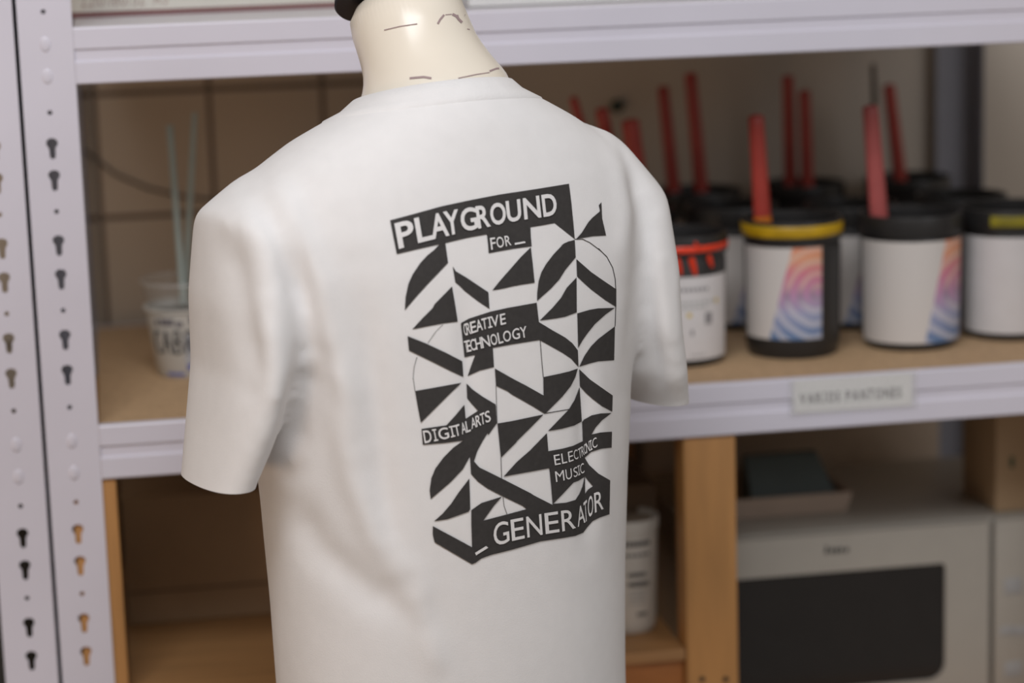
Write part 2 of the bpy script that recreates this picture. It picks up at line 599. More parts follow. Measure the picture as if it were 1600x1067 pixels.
rack2 = thing('shelving_unit', (seam - 0.5, 0.32, 0), 'second grey-white slotted steel unit cut by left edge, only its corner post showing', 'shelving')
part('post', post_mesh(seam - FW - 0.0004, seam - 0.0004, seam - 0.0004, direction=-1), M['steel'], rack2)
for z_ in pz:
    part('rivet', rivets(seam - FW / 2 - 0.0004, [z_]), M['steel'], rack2)

zd = at_y(10, 765, 0.06).z
dk = thing('storage_box', (seam - 0.2, 0.3, LOW_Z), 'dark box in the second shelving unit, a strip of it at the lower left edge', 'box')
part('box_body', box((seam - 0.42, 0.056, LOW_Z), (seam - 0.006, 0.5, zd), 0.003), mat('dark_grey_green_box', (0.035, 0.033, 0.03), 0.7), dk)
part('shelf_board', box((seam - 0.9, 0.054, LOW_Z - 0.018), (seam - 0.004, 0.617, LOW_Z - 0.0006)), M['chip'], rack2)
part('front_beam', add_prism(bmesh.new(), beam_profile(LOW_Z), seam - 0.95, seam - FW), M['steel'], rack2, 25)
part('post', post_mesh(seam - 0.95, seam - 0.95 + FW, seam - 0.95, plain=True), M['steel'], rack2)

# ------------------------------------------------------------------ label on the beam
a = at_y(1232, 601, -0.001); b = at_y(1432, 590, -0.001); c = at_y(1240, 658, -0.001)
lx0, lx1, lz1, lz0 = a.x, b.x, SHELF_Z + 0.0005, SHELF_Z - 0.043
lab = thing('shelf_label', ((lx0 + lx1) / 2, -0.001, lz0), 'white handwritten card in a clear holder on the front of the ink shelf beam', 'label')
part('card', box((lx0 + 0.006, -0.0022, lz0 + 0.003), (lx1 - 0.006, -0.0012, lz1 - 0.002)), M['paper'], lab)
part('holder', box((lx0, -0.0042, lz0), (lx1, -0.0032, lz1)), M['holder'], lab)
bt, xe = flat_text('VARIOS PANTONES', lx0 + 0.013, lz0 + 0.013, 0.0125, -0.0026, 0.78, 0.2, 0.02)
s = (lx1 - lx0 - 0.03) / (xe - lx0 - 0.013)
for v in bt.verts:
    v.co.x = lx0 + 0.013 + (v.co.x - lx0 - 0.013) * s
part('lettering', bt, M['grey_mark'], lab)

# ------------------------------------------------------------------ boxes on the top shelf
p0 = at_z(106, 28, TOP_Z + 0.0005); p1 = at_z(600, -1, TOP_Z + 0.0005)
yb = p0.y
bx = thing('paper_carton', ((p0.x + p1.x) / 2, yb + 0.1, TOP_Z), 'pale paper carton with maroon lower edge at the left end of the top shelf', 'box')
part('box_body', box((p0.x, yb, TOP_Z + 0.006), (p1.x, yb + 0.22, TOP_Z + 0.16), 0.001), M['paper_cream'], bx)
part('bottom_edge', box((p0.x + 0.001, yb + 0.001, TOP_Z + 0.0003), (p1.x - 0.001, yb + 0.219, TOP_Z + 0.006)), M['maroon'], bx)
q = at_y(127, 12, yb)
bt, xe = flat_text('2210/180/52 A3', q.x, q.z, 0.016, yb - 0.0004, 0.62, 0.12)
part('lettering', bt, mat('brown_stamp', (0.36, 0.27, 0.24), 0.8), bx)
p0 = at_z(733, 12, TOP_Z + 0.0005); p1 = at_z(1180, -14, TOP_Z + 0.0005)
pk = thing('paper_pack', ((p0.x + p1.x) / 2, p0.y + 0.1, TOP_Z), 'white wrapped paper pack on the top shelf right of the dress form neck', 'paper pack')
part('sheets', box((p0.x, p0.y + 0.002, TOP_Z + 0.001), (p1.x, p0.y + 0.21, TOP_Z + 0.05), 0.002), M['paper'], pk)
wr = box((p0.x - 0.002, p0.y, TOP_Z + 0.0004), (p1.x + 0.002, p0.y + 0.212, TOP_Z + 0.052), 0.003)
part('wrapping', wr, M['holder'], pk)

# ------------------------------------------------------------------ cup with rods
cf = at_z(289, 592, SHELF_Z)
dirh = Vector((math.sin(YAW), math.cos(YAW), 0))
ppm = FPX / proj(cf)[2]
rb = 47 / ppm
cc = cf + dirh * rb
ppm = FPX / proj(cc)[2]
rb = 47 / ppm; rt = 61 / ppm
hz = 104 / ppm / 0.98
cup = thing('plastic_cup', (cc.x, cc.y, SHELF_Z), 'white paper-labelled plastic cup with handwritten letters beside the left post', 'cup')
part('cup_wall', add_lathe(bmesh.new(), [(0.001, SHELF_Z + 0.002), (rb - 0.002, SHELF_Z + 0.0005), (rb, SHELF_Z + 0.003), (rt, SHELF_Z + hz),
                                         (rt + 0.0025, SHELF_Z + hz), (rt + 0.0025, SHELF_Z + hz + 0.003), (rt - 0.001, SHELF_Z + hz + 0.003), (rt - 0.0015, SHELF_Z + hz - 0.001), (rb - 0.0015, SHELF_Z + 0.005), (0.001, SHELF_Z + 0.005)], (cc.x, cc.y)), M['plastic_white'], cup)


def cone_pt(ang, t, off=0.0006):
    r = rb + (rt - rb) * t + off
    return Vector((cc.x + r * math.sin(ang + YAW * 0), cc.y - r * math.cos(ang), SHELF_Z + 0.003 + t * (hz - 0.003)))


def cone_patch(a0, a1, t0, t1, off=0.0005, n=16):
    bm = bmesh.new()
    rows = []
    for k in range(5):
        rows.append([bm.verts.new(cone_pt(a0 + (a1 - a0) * i / n, t0 + (t1 - t0) * k / 4, off)) for i in range(n + 1)])
    for k in range(4):
        for i in range(n):
            bm.faces.new((rows[k][i], rows[k][i + 1], rows[k + 1][i + 1], rows[k + 1][i]))
    return bm


STROKES = {
    'C': [[(.9, .85), (.5, 1), (.1, .6), (.15, .2), (.5, 0), (.9, .1)]],
    'A': [[(0, 0), (.25, .6), (.5, 1), (.72, .5), (.95, 0)], [(.15, .38), (.8, .42)]],
    'B': [[(.1, 0), (.15, 1), (.7, .95), (.75, .65), (.2, .52), (.85, .42), (.8, .08), (.1, 0)]],
    'R': [[(.1, 0), (.15, 1), (.75, .95), (.8, .62), (.2, .48), (.95, .05)]],
    'E': [[(.85, 1), (.2, .9), (.1, .5), (.7, .52), (.1, .48), (.15, .05), (.9, 0)]],
}
aa = -1.08
for ch in 'CABRE':
    bm = bmesh.new()
    for st in STROKES[ch]:
        pts = []
        for i in range(len(st) - 1):
            for k in range(4):
                u = k / 4
                pts.append((st[i][0] * (1 - u) + st[i + 1][0] * u, st[i][1] * (1 - u) + st[i + 1][1] * u))
        pts.append(st[-1])
        add_tube(bm, [cone_pt(aa + p[0] * 0.27, 0.36 + p[1] * 0.36, 0.0007) for p in pts], 0.00115, 6)
    aa += 0.335
    part('handwritten_letter', bm, M['black_mark'], cup)
part('blue_stamp', cone_patch(-0.05, 0.22, 0.10, 0.19), M['blue_mark'], cup)
part('blue_stamp', cone_patch(-0.75, -0.15, 0.015, 0.055), M['blue_mark'], cup)
part('grey_stamp', cone_patch(-0.1, 0.25, 0.2, 0.66, 0.0003), mat('pale_blue_grey_print', (0.42, 0.43, 0.46), 0.6), cup)
bm = bmesh.new()
for (a0, a1, t0, t1) in ((-0.75, -0.35, .80, .90), (-0.3, -0.12, .78, .86), (0.05, 0.5, .82, .95), (-0.95, -0.8, .8, .88)):
    for f in [0]:
        b2 = cone_patch(a0, a1, t0, t1, 0.0004)
        me = bpy.data.meshes.new('t'); b2.to_mesh(me); b2.free(); bm.from_mesh(me); bpy.data.meshes.remove(me)
part('grey_stain', bm, mat('grey_violet_stain', (0.16, 0.145, 0.16), 0.6), cup)

r2b, r2t = rt - 0.004, rt + 0.0035
z2 = SHELF_Z + hz - 0.004
h2 = 46 / ppm
cup2 = thing('clear_cup', (cc.x, cc.y, z2), 'clear plastic cup nested in the rim of the white handwritten cup', 'cup')
part('cup_wall', add_lathe(bmesh.new(), [(rb, z2 - 0.035), (r2b, z2), (r2t, z2 + h2), (r2t + 0.002, z2 + h2 + 0.001), (r2t + 0.002, z2 + h2 + 0.003), (r2t - 0.001, z2 + h2 + 0.003),
                                         (r2b - 0.001, z2), (rb - 0.001, z2 - 0.034)], (cc.x, cc.y)), M['clear'], cup2)
part('rim', add_lathe(bmesh.new(), [(r2t + 0.0021, z2 + h2), (r2t + 0.0028, z2 + h2 + 0.0015), (r2t + 0.0021, z2 + h2 + 0.003), (r2t + 0.0015, z2 + h2 + 0.0015), (r2t + 0.0021, z2 + h2)], (cc.x, cc.y)), M['holder'], cup2)
part('paint_residue', add_lathe(bmesh.new(), [(rb - 0.001, z2 - 0.025), (r2b - 0.002, z2 - 0.0025), (0.001, z2 - 0.0025), ], (cc.x, cc.y)), M['grey_mark'], cup2)

for k, (top, bot, dy, lab_) in enumerate((((265, 196), (287, 476), -0.012, 'left dull steel rod standing in the clear cup, leaning left'),
                                          ((304, 176), (291, 432), 0.030, 'right thin steel rod standing in the clear cup, leaning right'))):
    P = at_y(*top, cc.y + dy); Q = at_y(*bot, cc.y + dy)
    if k:
        Q = Q + (Q - P).normalized() * 0.026
    o = link_mesh('steel_rod', add_tube(bmesh.new(), [P, Q], [0.0040, 0.0040] if not k else [0.0030, 0.0042], 10), M['rod'], smooth=True)
    bmv = Vector(Q)
    o.data.transform(Matrix.Translation(-bmv)); o.location = bmv
    auto_smooth(o)
    tag(o, lab_, 'rod', 'rods in the cup')

# cable on the wall
pts = [(60, 190), (100, 215), (140, 241), (180, 272), (230, 294), (280, 306), (330, 313), (400, 318), (480, 316), (560, 306)]
cab = link_mesh('cable', add_tube(bmesh.new(), [at_y(x, y, WALL_Y - 0.004) for x, y in pts], 0.0016, 8), M['cable'], smooth=True)
tag(cab, 'dark thin cable sagging along the tiled wall behind the steel rods', 'cable')

# ------------------------------------------------------------------ ink tubs
L_art = label_mat('rippled_colour_label', 0.40, 0.27)
L_art2 = label_mat('rippled_colour_label_turned', 0.57, 0.17)
L_dark = label_mat('rippled_colour_label_rear', 0.46, 0.25)
L_plain = label_mat('plain_white_label', 0.5, 0.3, art=False)
TUB_H = 0.158


def tub(px, py, wpx, label, lmat, la, smear=None, height=1.0, drips=False, low_label=False, label_spec=None, ltop=0.775):
    f0 = at_z(px, py, SHELF_Z)
    pp = FPX / proj(f0)[2]
    r = wpx / 2 / pp
    c = f0 + dirh * r * 0.92
    pp = FPX / proj(c)[2]
    r = wpx / 2 / pp
    h = TUB_H * height
    z = SHELF_Z
    t = thing('ink_tub', (c.x, c.y, z), label, 'ink tub', 'ink tubs on the middle shelf')
    cxy = (c.x, c.y)
    body = [(0.001, z + 0.0005), (r * 0.90, z + 0.0005), (r * 0.93, z + 0.004), (r * 0.955, z + 0.012), (r * 0.97, z + 0.016), (r, z + h * 0.80), (r * 0.98, z + h * 0.82),
            (r * 0.98, z + h * 0.97), (r * 0.95, z + h * 0.97), (r * 0.93, z + 0.02), (0.001, z + 0.02)]
    part('tub_body', add_lathe(bmesh.new(), body, cxy), M['tub'], t)
    ring = [(r * 0.985, z + h * 0.845), (r * 1.03, z + h * 0.85), (r * 1.04, z + h * 0.865), (r * 1.04, z + h * 0.985), (r * 1.03, z + h), (r * 0.96, z + h), (r * 0.95, z + h * 0.96)]
    part('screw_rim', add_lathe(bmesh.new(), ring, cxy), M['tub'], t)
    part('ink', add_lathe(bmesh.new(), [(0.0005, z + h * 0.80), (r * 0.6, z + h * 0.802), (r * 0.945, z + h * 0.80)], cxy), M['ink_dark'], t)
    a0, a1 = la
    n = 24
    bm = bmesh.new()
    uvl = bm.loops.layers.uv.new('UVMap')
    rows = []
    zl0, zl1 = z + h * (0.06 if low_label else 0.15), z + h * ltop
    for k in range(3):
        v_ = k / 2
        zz = zl0 + (zl1 - zl0) * v_
        rr = r * (0.97 + 0.03 * (zz - z - 0.016) / (h * 0.8 - 0.016)) + 0.0004
        rows.append([(bm.verts.new((c.x + rr * math.sin(a0 + (a1 - a0) * i / n), c.y - rr * math.cos(a0 + (a1 - a0) * i / n), zz)), i / n, v_) for i in range(n + 1)])
    for k in range(2):
        for i in range(n):
            q4 = (rows[k][i], rows[k][i + 1], rows[k + 1][i + 1], rows[k + 1][i])
            f = bm.faces.new([x[0] for x in q4])
            for lp, x in zip(f.loops, q4):
                lp[uvl].uv = (x[1], x[2])
    part('paper_label', bm, lmat, t)
    if smear:
        mt, f0_, f1_ = smear
        ring = [(r * 1.039, z + h * f0_), (r * 1.055, z + h * (f0_ + 0.01)), (r * 1.055, z + h * (f1_ - 0.01)), (r * 1.039, z + h * f1_)]
        part('ink_smear', add_lathe(bmesh.new(), ring, cxy), mt, t)
    if drips:
        bm = bmesh.new()
        for a_, zt_, zb_, w_ in ((-0.25, .85, .72, .004), (0.05, .85, .71, .004), (0.45, .86, .76, .003), (0.12, .97, .9, .002), (-0.5, .86, .74, .004)):
            R_ = r * (1.04 if zt_ > .9 else 0.995)
            add_tube(bm, [(c.x + R_ * math.sin(a_ + (k * .03)), c.y - R_ * math.cos(a_), z + h * (zt_ + (zb_ - zt_) * k / 3)) for k in range(4)], [w_, w_, w_ * .9, w_ * .4], 8)
        part('ink_drip', bm, M['ink_red'], t)
    t['_r'] = r
    if label_spec:
        for nm, mt, marks in label_spec:
            bm = bmesh.new()
            for (b0, b1, v0, v1) in marks:
                rows = []
                for k in range(2):
                    zz = zl0 + (zl1 - zl0) * (v0 if k == 0 else v1)
                    rr = r * (0.97 + 0.03 * (zz - z - 0.016) / (h * 0.8 - 0.016)) + 0.0008
                    rows.append([bm.verts.new((c.x + rr * math.sin(b0 + (b1 - b0) * i / 6), c.y - rr * math.cos(b0 + (b1 - b0) * i / 6), zz)) for i in range(7)])
                for i in range(6):
                    bm.faces.new((rows[0][i], rows[0][i + 1], rows[1][i + 1], rows[1][i]))
            part(nm, bm, mt, t)
    del t['_r']
    return c, r, h


yv = YAW
_tx = mat('grey_label_text', (0.25, 0.24, 0.25), 0.7)
_tp = mat('pale_grey_label_text', (0.45, 0.46, 0.45), 0.7)
_ty = mat('yellow_label_mark', (0.62, 0.45, 0.08), 0.7)
marks = [('printed_text', _tx, [(-0.35 + i * 0.1, -0.35 + i * 0.1 + 0.07, 0.83, 0.87) for i in range(8)]),
         ('printed_text', _tx, [(0.0, 0.35, 0.05, 0.06)]),
         ('printed_emblem', _tx, [(0.35, 0.52, 0.42, 0.56)]), ('printed_emblem', _tx, [(0.02, 0.08, 0.30, 0.37)]),
         ('printed_text', _tp, [(-0.3 + i * 0.12, -0.3 + i * 0.12 + 0.09, 0.68, 0.71) for i in range(8)]),
         ('printed_text', _tp, [(-0.3 + i * 0.12, -0.3 + i * 0.12 + 0.09, 0.62, 0.65) for i in range(6)]),
         ('printed_emblem', _ty, [(0.62, 0.7, 0.66, 0.72)]), ('printed_emblem', _ty, [(-0.05, 0.04, 0.52, 0.57)])]
T1 = tub(1066, 575, 150, 'ink tub with a red ink rim and drips beside the shirt sleeve', L_plain, (-1.5, 1.1), (M['ink_red'], 0.885, 0.935), 1.0, True, True, marks, 0.70)
T2 = tub(1247, 562, 150, 'ink tub with a bright yellow ink rim and a rippled colour label', L_art, (-1.55, 0.36), (M['ink_yellow'], 0.89, 0.975), 1.06, False, False, None, 0.82)
T3 = tub(1434, 549, 154, 'black-rimmed ink tub right of the yellow-rimmed one, label turned to the right', L_art2, (-1.6, 1.15), None, 1.045, False, True, None, 0.82)
T4 = tub(1592, 533, 154, 'ink tub cut by the right edge with dull yellow ink on its rim', L_plain, (-1.6, 1.1), None, 1.03, False, True, None, 0.80)
R1 = tub(1150, 516, 140, 'ink tub in second row between the red-rimmed and yellow-rimmed tubs', L_dark, (-1.4, 1.1), None, 1.0, False, True)
R2 = tub(1338, 516, 138, 'ink tub in second row between the yellow-rimmed tub and its black-rimmed neighbour', L_dark, (-1.6, 0.9), None, 1.0, False, True)
R3 = tub(1513, 499, 136, 'ink tub in second row behind the two rightmost front tubs', L_plain, (-1.1, 0.9), None, 1.0)
R0 = tub(990, 524, 138, 'ink tub in second row mostly hidden behind the shirt shoulder and sleeve', L_plain, (-1.1, 0.9), None, 1.0)
B1 = tub(1098, 484, 128, 'ink tub in back row behind the red-rimmed tub holding two dark red spatulas', L_dark, (-1.1, 0.9), None, 1.0)
B2 = tub(1262, 471, 128, 'ink tub in back row behind the yellow-rimmed tub holding two dark red spatulas', L_dark, (-1.1, 0.9), None, 1.0)
B3 = tub(1428, 460, 128, 'ink tub in back row behind the black-rimmed front tub with a tilted spatula', L_dark, (-1.1, 0.9), None, 1.0)
# dull yellow smear on the cut tub's rim
c, r, h = T4
bm = bmesh.new()
add_lathe(bm, [(r * 1.042, SHELF_Z + h * 0.885), (r * 1.052, SHELF_Z + h * 0.90), (r * 1.052, SHELF_Z + h * 0.95), (r * 1.042, SHELF_Z + h * 0.965)], (c.x, c.y), 20, -math.pi / 2 - 0.75, -math.pi / 2 + 0.25)
t4 = [o for o in COL.objects if o.get('label', '').startswith('ink tub cut by')][0]
part('ink_smear', bm, M['ink_olive'], t4)


def spatula(top, bot, wpx, y, label, mt, tubc, blade=True):
    P = at_y(*top, y); Q = at_y(*bot, y)
    c, r, h = tubc
    d = (P - Q).normalized()
    pp = FPX / proj(P)[2]
    hw = wpx * 1.2 / 2 / pp
    n = 14
    t = thing('spatula', (Q.x, Q.y, Q.z), label, 'spatula', 'spatulas in the ink tubs')
    pts = []; rad = []
    L = (P - Q).length
    for i in range(n + 1):
        u = i / n
        pts.append(Q + d * L * u)
        rad.append(hw * (1.0 - 0.12 * u))
    pts += [P + d * 0.002, P + d * 0.0035]
    rad += [hw * 0.7, hw * 0.25]
    part('handle', add_tube(bmesh.new(), pts, rad, 14, 0.6), mt, t, 60)
    # steel blade down into the ink
    zt = SHELF_Z + 0.03
    down = Q + d * 0.004
    endp = Vector((c.x + (Q.x - c.x) * 0.55, c.y + (Q.y - c.y) * 0.55, zt))
    part('blade', add_tube(bmesh.new(), [down, down * 0.7 + endp * 0.3, endp], [hw * 0.5, hw * 0.9, hw * 1.1], 8, 0.12), M['steel_bare'], t)
    return t


spatula((1181, 183), (1193, 366), 24, T2[0].y + 0.002, 'bright red spatula standing at the left rim of the yellow-rimmed tub', M['red_plastic'], T2)
sp0 = [o for o in COL.objects if o.get('label', '').startswith('bright red spatula standing')][0]
_P = at_y(1191, 338, T2[0].y + 0.002); _Q = at_y(1193, 366, T2[0].y + 0.002)
part('ink_smear', add_tube(bmesh.new(), [_Q, _Q * 0.5 + _P * 0.5, _P], [0.0118, 0.0118, 0.0112], 14, 0.62), mat('orange_ink', (0.55, 0.16, 0.01), 0.4, vary=0.2), sp0)
spatula((1360, 168), (1374, 346), 25, T3[0].y + 0.002, 'faded pinkish red spatula standing at the left rim of the black-rimmed front tub', M['pink_plastic'], T3)
spatula((1036, 138), (1053, 300), 18, B1[0].y - 0.02, 'dark red tilted spatula, left of the pair in the back-row tub nearest the shirt', M['red_plastic'], B1)
spatula((1079, 117), (1096, 300), 19, B1[0].y - 0.03, 'tallest red spatula, right of the pair in the back-row tub nearest the shirt', M['red_plastic'], B1)
spatula((1231, 121), (1235, 290), 18, B2[0].y - 0.01, 'dark red spatula, taller of the pair behind the yellow-rimmed tub', M['red_plastic'], B2)
spatula((1257, 144), (1262, 300), 18, B2[0].y - 0.034, 'dark red spatula, shorter of the pair behind the yellow-rimmed tub', M['red_plastic'], B2)
spatula((1389, 135), (1407, 285), 19, B3[0].y - 0.02, 'dark red spatula leaning left behind the faded pinkish red spatula', M['red_plastic'], B3)
spatula((985, 190), (1003, 335), 27, R0[0].y - 0.03, 'bright red spatula partly hidden by the right shoulder of the shirt', M['red_plastic'], R0)
spatula((940, 172), (972, 330), 20, R0[0].y + 0.012, 'red spatula with only its tip above the shirt shoulder, beside the green knob', M['red_plastic'], R0)
spatula((896, 155), (950, 335), 14, R0[0].y + 0.03, 'red spatula tip barely showing above the shirt, farthest left of the spatulas', M['red_plastic'], R0)
P = at_y(1364, 100, B3[0].y - 0.01); Q = at_y(1372, 300, B3[0].y - 0.01)
o = link_mesh('thin_stick', add_tube(bmesh.new(), [P, P * 0.5 + Q * 0.5, Q], [0.0034, 0.0044, 0.0044], 8), M['dark_wood'], smooth=True)
tag(o, 'thin dark stick rising above the faded pinkish red spatula', 'stick')
g = at_y(965, 166, WALL_Y - 0.012)
kn = thing('wall_hook', (g.x, WALL_Y, g.z), 'small dark green hook on the wall above the shirt shoulder', 'hook')
bm = bmesh.new()
add_lathe(bm, [(0.0005, 0), (0.006, 0.001), (0.009, 0.006), (0.0095, 0.011), (0.007, 0.017), (0.0005, 0.019)], (0, 0), 20)
bmesh.ops.rotate(bm, verts=bm.verts, cent=(0, 0, 0), matrix=Matrix.Rotation(math.pi / 2, 3, 'X'))
bmesh.ops.translate(bm, verts=bm.verts, vec=(g.x, WALL_Y, g.z))
part('knob', bm, M['green_knob'], kn, 60)

# ------------------------------------------------------------------ wooden frame below the middle shelf
WY0, WY1 = 0.004, 0.050
x0 = at_y(150, 900, WY0).x; x1 = at_y(191, 900, WY0).x
x2 = at_y(1070, 850, WY0).x; x3 = at_y(1152, 850, WY0).x
zb_ = at_y(1030, 1018, WY0).z
ztop = SHELF_Z - 0.0615 - 0.001
wood = thing('wooden_frame', ((x0 + x3) / 2, 0.3, LOW_Z), 'orange-stained pine frame unit standing below the middle shelf', 'frame unit')
part('leg', box((x1 - 0.05, WY0, LOW_Z), (x1, WY1, ztop), 0.003), M['pine'], wood)
lg = part('leg', box((x2, WY0, LOW_Z), (x3, WY1, ztop), 0.004), M['pine'], wood)
part('leg', box((x1 - 0.05, 0.56, LOW_Z), (x1, 0.60, ztop), 0.003), M['pine'], wood)
part('leg', box((x2, 0.56, LOW_Z), (x3, 0.60, ztop), 0.003), M['pine'], wood)
part('shelf_panel', box((x1 + 0.001, WY0 + 0.001, zb_ - 0.014), (x2 - 0.001, 0.605, zb_), 0.002), M['pine_flat'], wood)
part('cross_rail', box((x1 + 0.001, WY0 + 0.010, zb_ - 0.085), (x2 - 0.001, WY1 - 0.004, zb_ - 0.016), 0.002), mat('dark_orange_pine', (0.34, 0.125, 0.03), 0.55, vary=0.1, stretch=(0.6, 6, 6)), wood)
for sx in (1097, 1134):
    bm = bmesh.new()
    q = at_y(sx, 1061, WY0 - 0.0006)
    add_tube(bm, [q + Vector((0, -0.0008, 0)), q + Vector((0, 0.003, 0))], 0.0032, 12)
    part('screw', bm, M['screw'], wood)

# cardboard boxes on the wooden shelf
pb = at_z(300, 970, zb_)
yB = pb.y
ztB = at_y(300, 772, yB).z
cb = thing('cardboard_box', (0.3, yB + 0.1, zb_), 'wide dark brown cardboard box on the wooden frame shelf below the left sleeve', 'box')
part('box_body', box((x1 + 0.004, yB, zb_ + 0.0008), (at_y(800, 900, yB).x, yB + 0.20, ztB), 0.002), M['kraft'], cb)
zf = at_y(300, 919, yB).z
part('flap_edge', box((x1 + 0.006, yB - 0.0012, zf - 0.0008), (at_y(790, 900, yB).x, yB - 0.0002, zf + 0.0008)), mat('dark_cardboard_seam', (0.09, 0.045, 0.02), 0.9), cb)
pb2 = at_z(1045, 975, zb_) + Vector((0, 0.03, 0))
cb2 = thing('cardboard_box', (pb2.x, pb2.y, zb_), 'tall dark box standing behind the white bucket on the wooden frame shelf', 'box')
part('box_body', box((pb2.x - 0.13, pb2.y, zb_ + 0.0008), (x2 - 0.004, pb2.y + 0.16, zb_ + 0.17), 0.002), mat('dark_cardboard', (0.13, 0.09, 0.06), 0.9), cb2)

# white bucket
pbk = at_z(985, 994, zb_)
pp = FPX / proj(pbk)[2]
rB = 45 / pp
cB = pbk + dirh * rB
hB = 0.142
bk = thing('plastic_bucket', (cB.x, cB.y, zb_), 'white plastic bucket with black printing half hidden by the shirt hem side', 'bucket')
part('bucket_wall', add_lathe(bmesh.new(), [(0.001, zb_ + 0.003), (rB * 0.86, zb_ + 0.0008), (rB * 0.93, zb_ + 0.004), (rB * 0.97, zb_ + 0.012), (rB * 1.07, zb_ + hB - 0.014), (rB * 1.11, zb_ + hB - 0.014), (rB * 1.12, zb_ + hB - 0.002),
                                          (rB * 1.11, zb_ + hB), (rB * 1.07, zb_ + hB), (rB * 1.05, zb_ + hB - 0.01), (rB * 0.95, zb_ + 0.01), (0.001, zb_ + 0.006)], (cB.x, cB.y)), M['plastic_white'], bk)
part('lid', add_lathe(bmesh.new(), [(0.0005, zb_ + hB - 0.006), (rB * 1.05, zb_ + hB - 0.006)], (cB.x, cB.y)), mat('brown_grey_lid', (0.32, 0.27, 0.21), 0.6), bk)


def bucket_marks(rects, mt):
    bm = bmesh.new()
    for (a0, a1, t0, t1) in rects:
        rows = []
        for t_ in (t0, t1):
            rr = rB * (0.97 + 0.10 * (t_ * hB - 0.012) / (hB - 0.026)) + 0.0007
            rows.append([bm.verts.new((cB.x + rr * math.sin(a0 + (a1 - a0) * i / 5), cB.y - rr * math.cos(a0 + (a1 - a0) * i / 5), zb_ + t_ * hB)) for i in range(6)])
        for i in range(5):
            bm.faces.new((rows[0][i], rows[0][i + 1], rows[1][i + 1], rows[1][i]))
    return part('printing', bm, mt, bk)


for a0, a1, t0, t1, n in ((-0.3, 0.62, 0.79, 0.83, 7), (-0.3, 0.62, 0.70, 0.72, 5), (-0.2, 0.45, 0.52, 0.555, 8), (-0.2, 0.55, 0.435, 0.475, 10), (0.1, 0.5, 0.17, 0.20, 3)):
    wd_ = (a1 - a0) / n
    bucket_marks([(a0 + wd_ * i, a0 + wd_ * (i + 0.72), t0, t1) for i in range(n)], M['black_mark'])
for i in range(4):
    bucket_marks([(-0.2, 0.4, 0.28 + 0.035 * i, 0.29 + 0.035 * i)], M['blue_grey_mark'])

# ------------------------------------------------------------------ microwave and what stands on it
MY = 0.13
a = at_y(1160, 850, MY); b = at_y(1540, 806, MY)
mz1 = (a.z + b.z) / 2
mx0 = at_y(1098, 860, MY).x
mz0 = mz1 - 0.235
mx1 = mx0 + 0.47
mw = thing('microwave_oven', ((mx0 + mx1) / 2, MY + 0.17, mz0), 'off-white microwave oven with dark door glass below the ink shelf', 'microwave')
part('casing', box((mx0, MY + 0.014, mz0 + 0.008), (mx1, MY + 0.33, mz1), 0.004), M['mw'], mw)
gx = at_y(1551, 930, MY).x
gw = 0.005


def rounded_door(x0_, x1_, z0_, z1_, hx0, hx1, hz0, hz1, rad, y0_, y1_):
    outer = [(x0_, z0_), (x1_, z0_), (x1_, z1_), (x0_, z1_)]
    hole = []
    for (cx_, cz_, s0) in ((hx1 - rad, hz1 - 0.006, 0), (hx0 + rad, hz1 - 0.006, 1), (hx0 + rad, hz0 + rad, 2), (hx1 - rad, hz0 + rad, 3)):
        rr = 0.006 if s0 in (0, 1) else rad
        cx2 = (hx1 - rr) if s0 in (0, 3) else (hx0 + rr)
        for i in range(7):
            an = math.pi / 2 * (s0 + i / 6)
            hole.append((cx2 + rr * math.cos(an), cz_ + rr * math.sin(an)))
    vs, fs = poly2d([outer, hole])
    bm = bmesh.new()
    A = [bm.verts.new((x, y0_, z)) for x, z in vs]
    B = [bm.verts.new((x, y1_, z)) for x, z in vs]
    for f in fs:
        bm.faces.new([A[i] for i in f]); bm.faces.new([B[i] for i in f][::-1])
    n = 0
    for lp in (outer, hole):
        k = len(lp)
        for i in range(k):
            j = n + (i + 1) % k
            bm.faces.new((A[n + i], A[j], B[j], B[n + i]))
        n += k
    return bm


hx1 = at_y(1477, 980, MY).x
hz1 = (at_y(1160, 905, MY).z + at_y(1477, 880, MY).z) / 2
hz0 = at_y(1440, 1064, MY).z
hx0 = mx0 + 0.03
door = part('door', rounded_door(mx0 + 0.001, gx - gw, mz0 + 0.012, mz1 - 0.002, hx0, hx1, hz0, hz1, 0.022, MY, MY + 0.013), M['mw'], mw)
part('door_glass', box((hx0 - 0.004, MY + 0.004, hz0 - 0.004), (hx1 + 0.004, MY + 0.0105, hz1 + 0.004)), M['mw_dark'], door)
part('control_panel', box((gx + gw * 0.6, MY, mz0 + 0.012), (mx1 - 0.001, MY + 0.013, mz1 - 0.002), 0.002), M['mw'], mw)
for (qx, qy, w_, h_) in ((1583, 915, .012, .02), (1574, 985, .01, .012), (1596, 985, .01, .012), (1583, 1045, .012, .02)):
    q = at_y(qx, qy, MY)
    bm = bmesh.new()
    add_box(bm, (q.x - w_, MY - 0.001, q.z - h_ / 2), (q.x + w_, MY - 0.0001, q.z + h_ / 2), 0.0004)
    part('key_print', bm, M['blue_grey_mark'], mw)
q = at_y(1310, 860, MY)
bm = bmesh.new()
for i, (dx, hh) in enumerate(((-0.016, .010), (-0.009, .007), (-0.003, .007), (0.003, .007), (0.010, .006))):
    add_tube(bm, [(q.x + dx, MY - 0.0003, q.z - 0.003), (q.x + dx + 0.001, MY - 0.0003, q.z - 0.003 + hh)], 0.0018, 6)
    add_tube(bm, [(q.x + dx, MY - 0.0003, q.z - 0.003 + hh * .5), (q.x + dx + 0.004, MY - 0.0003, q.z - 0.003 + hh * .5)], 0.0010, 6)
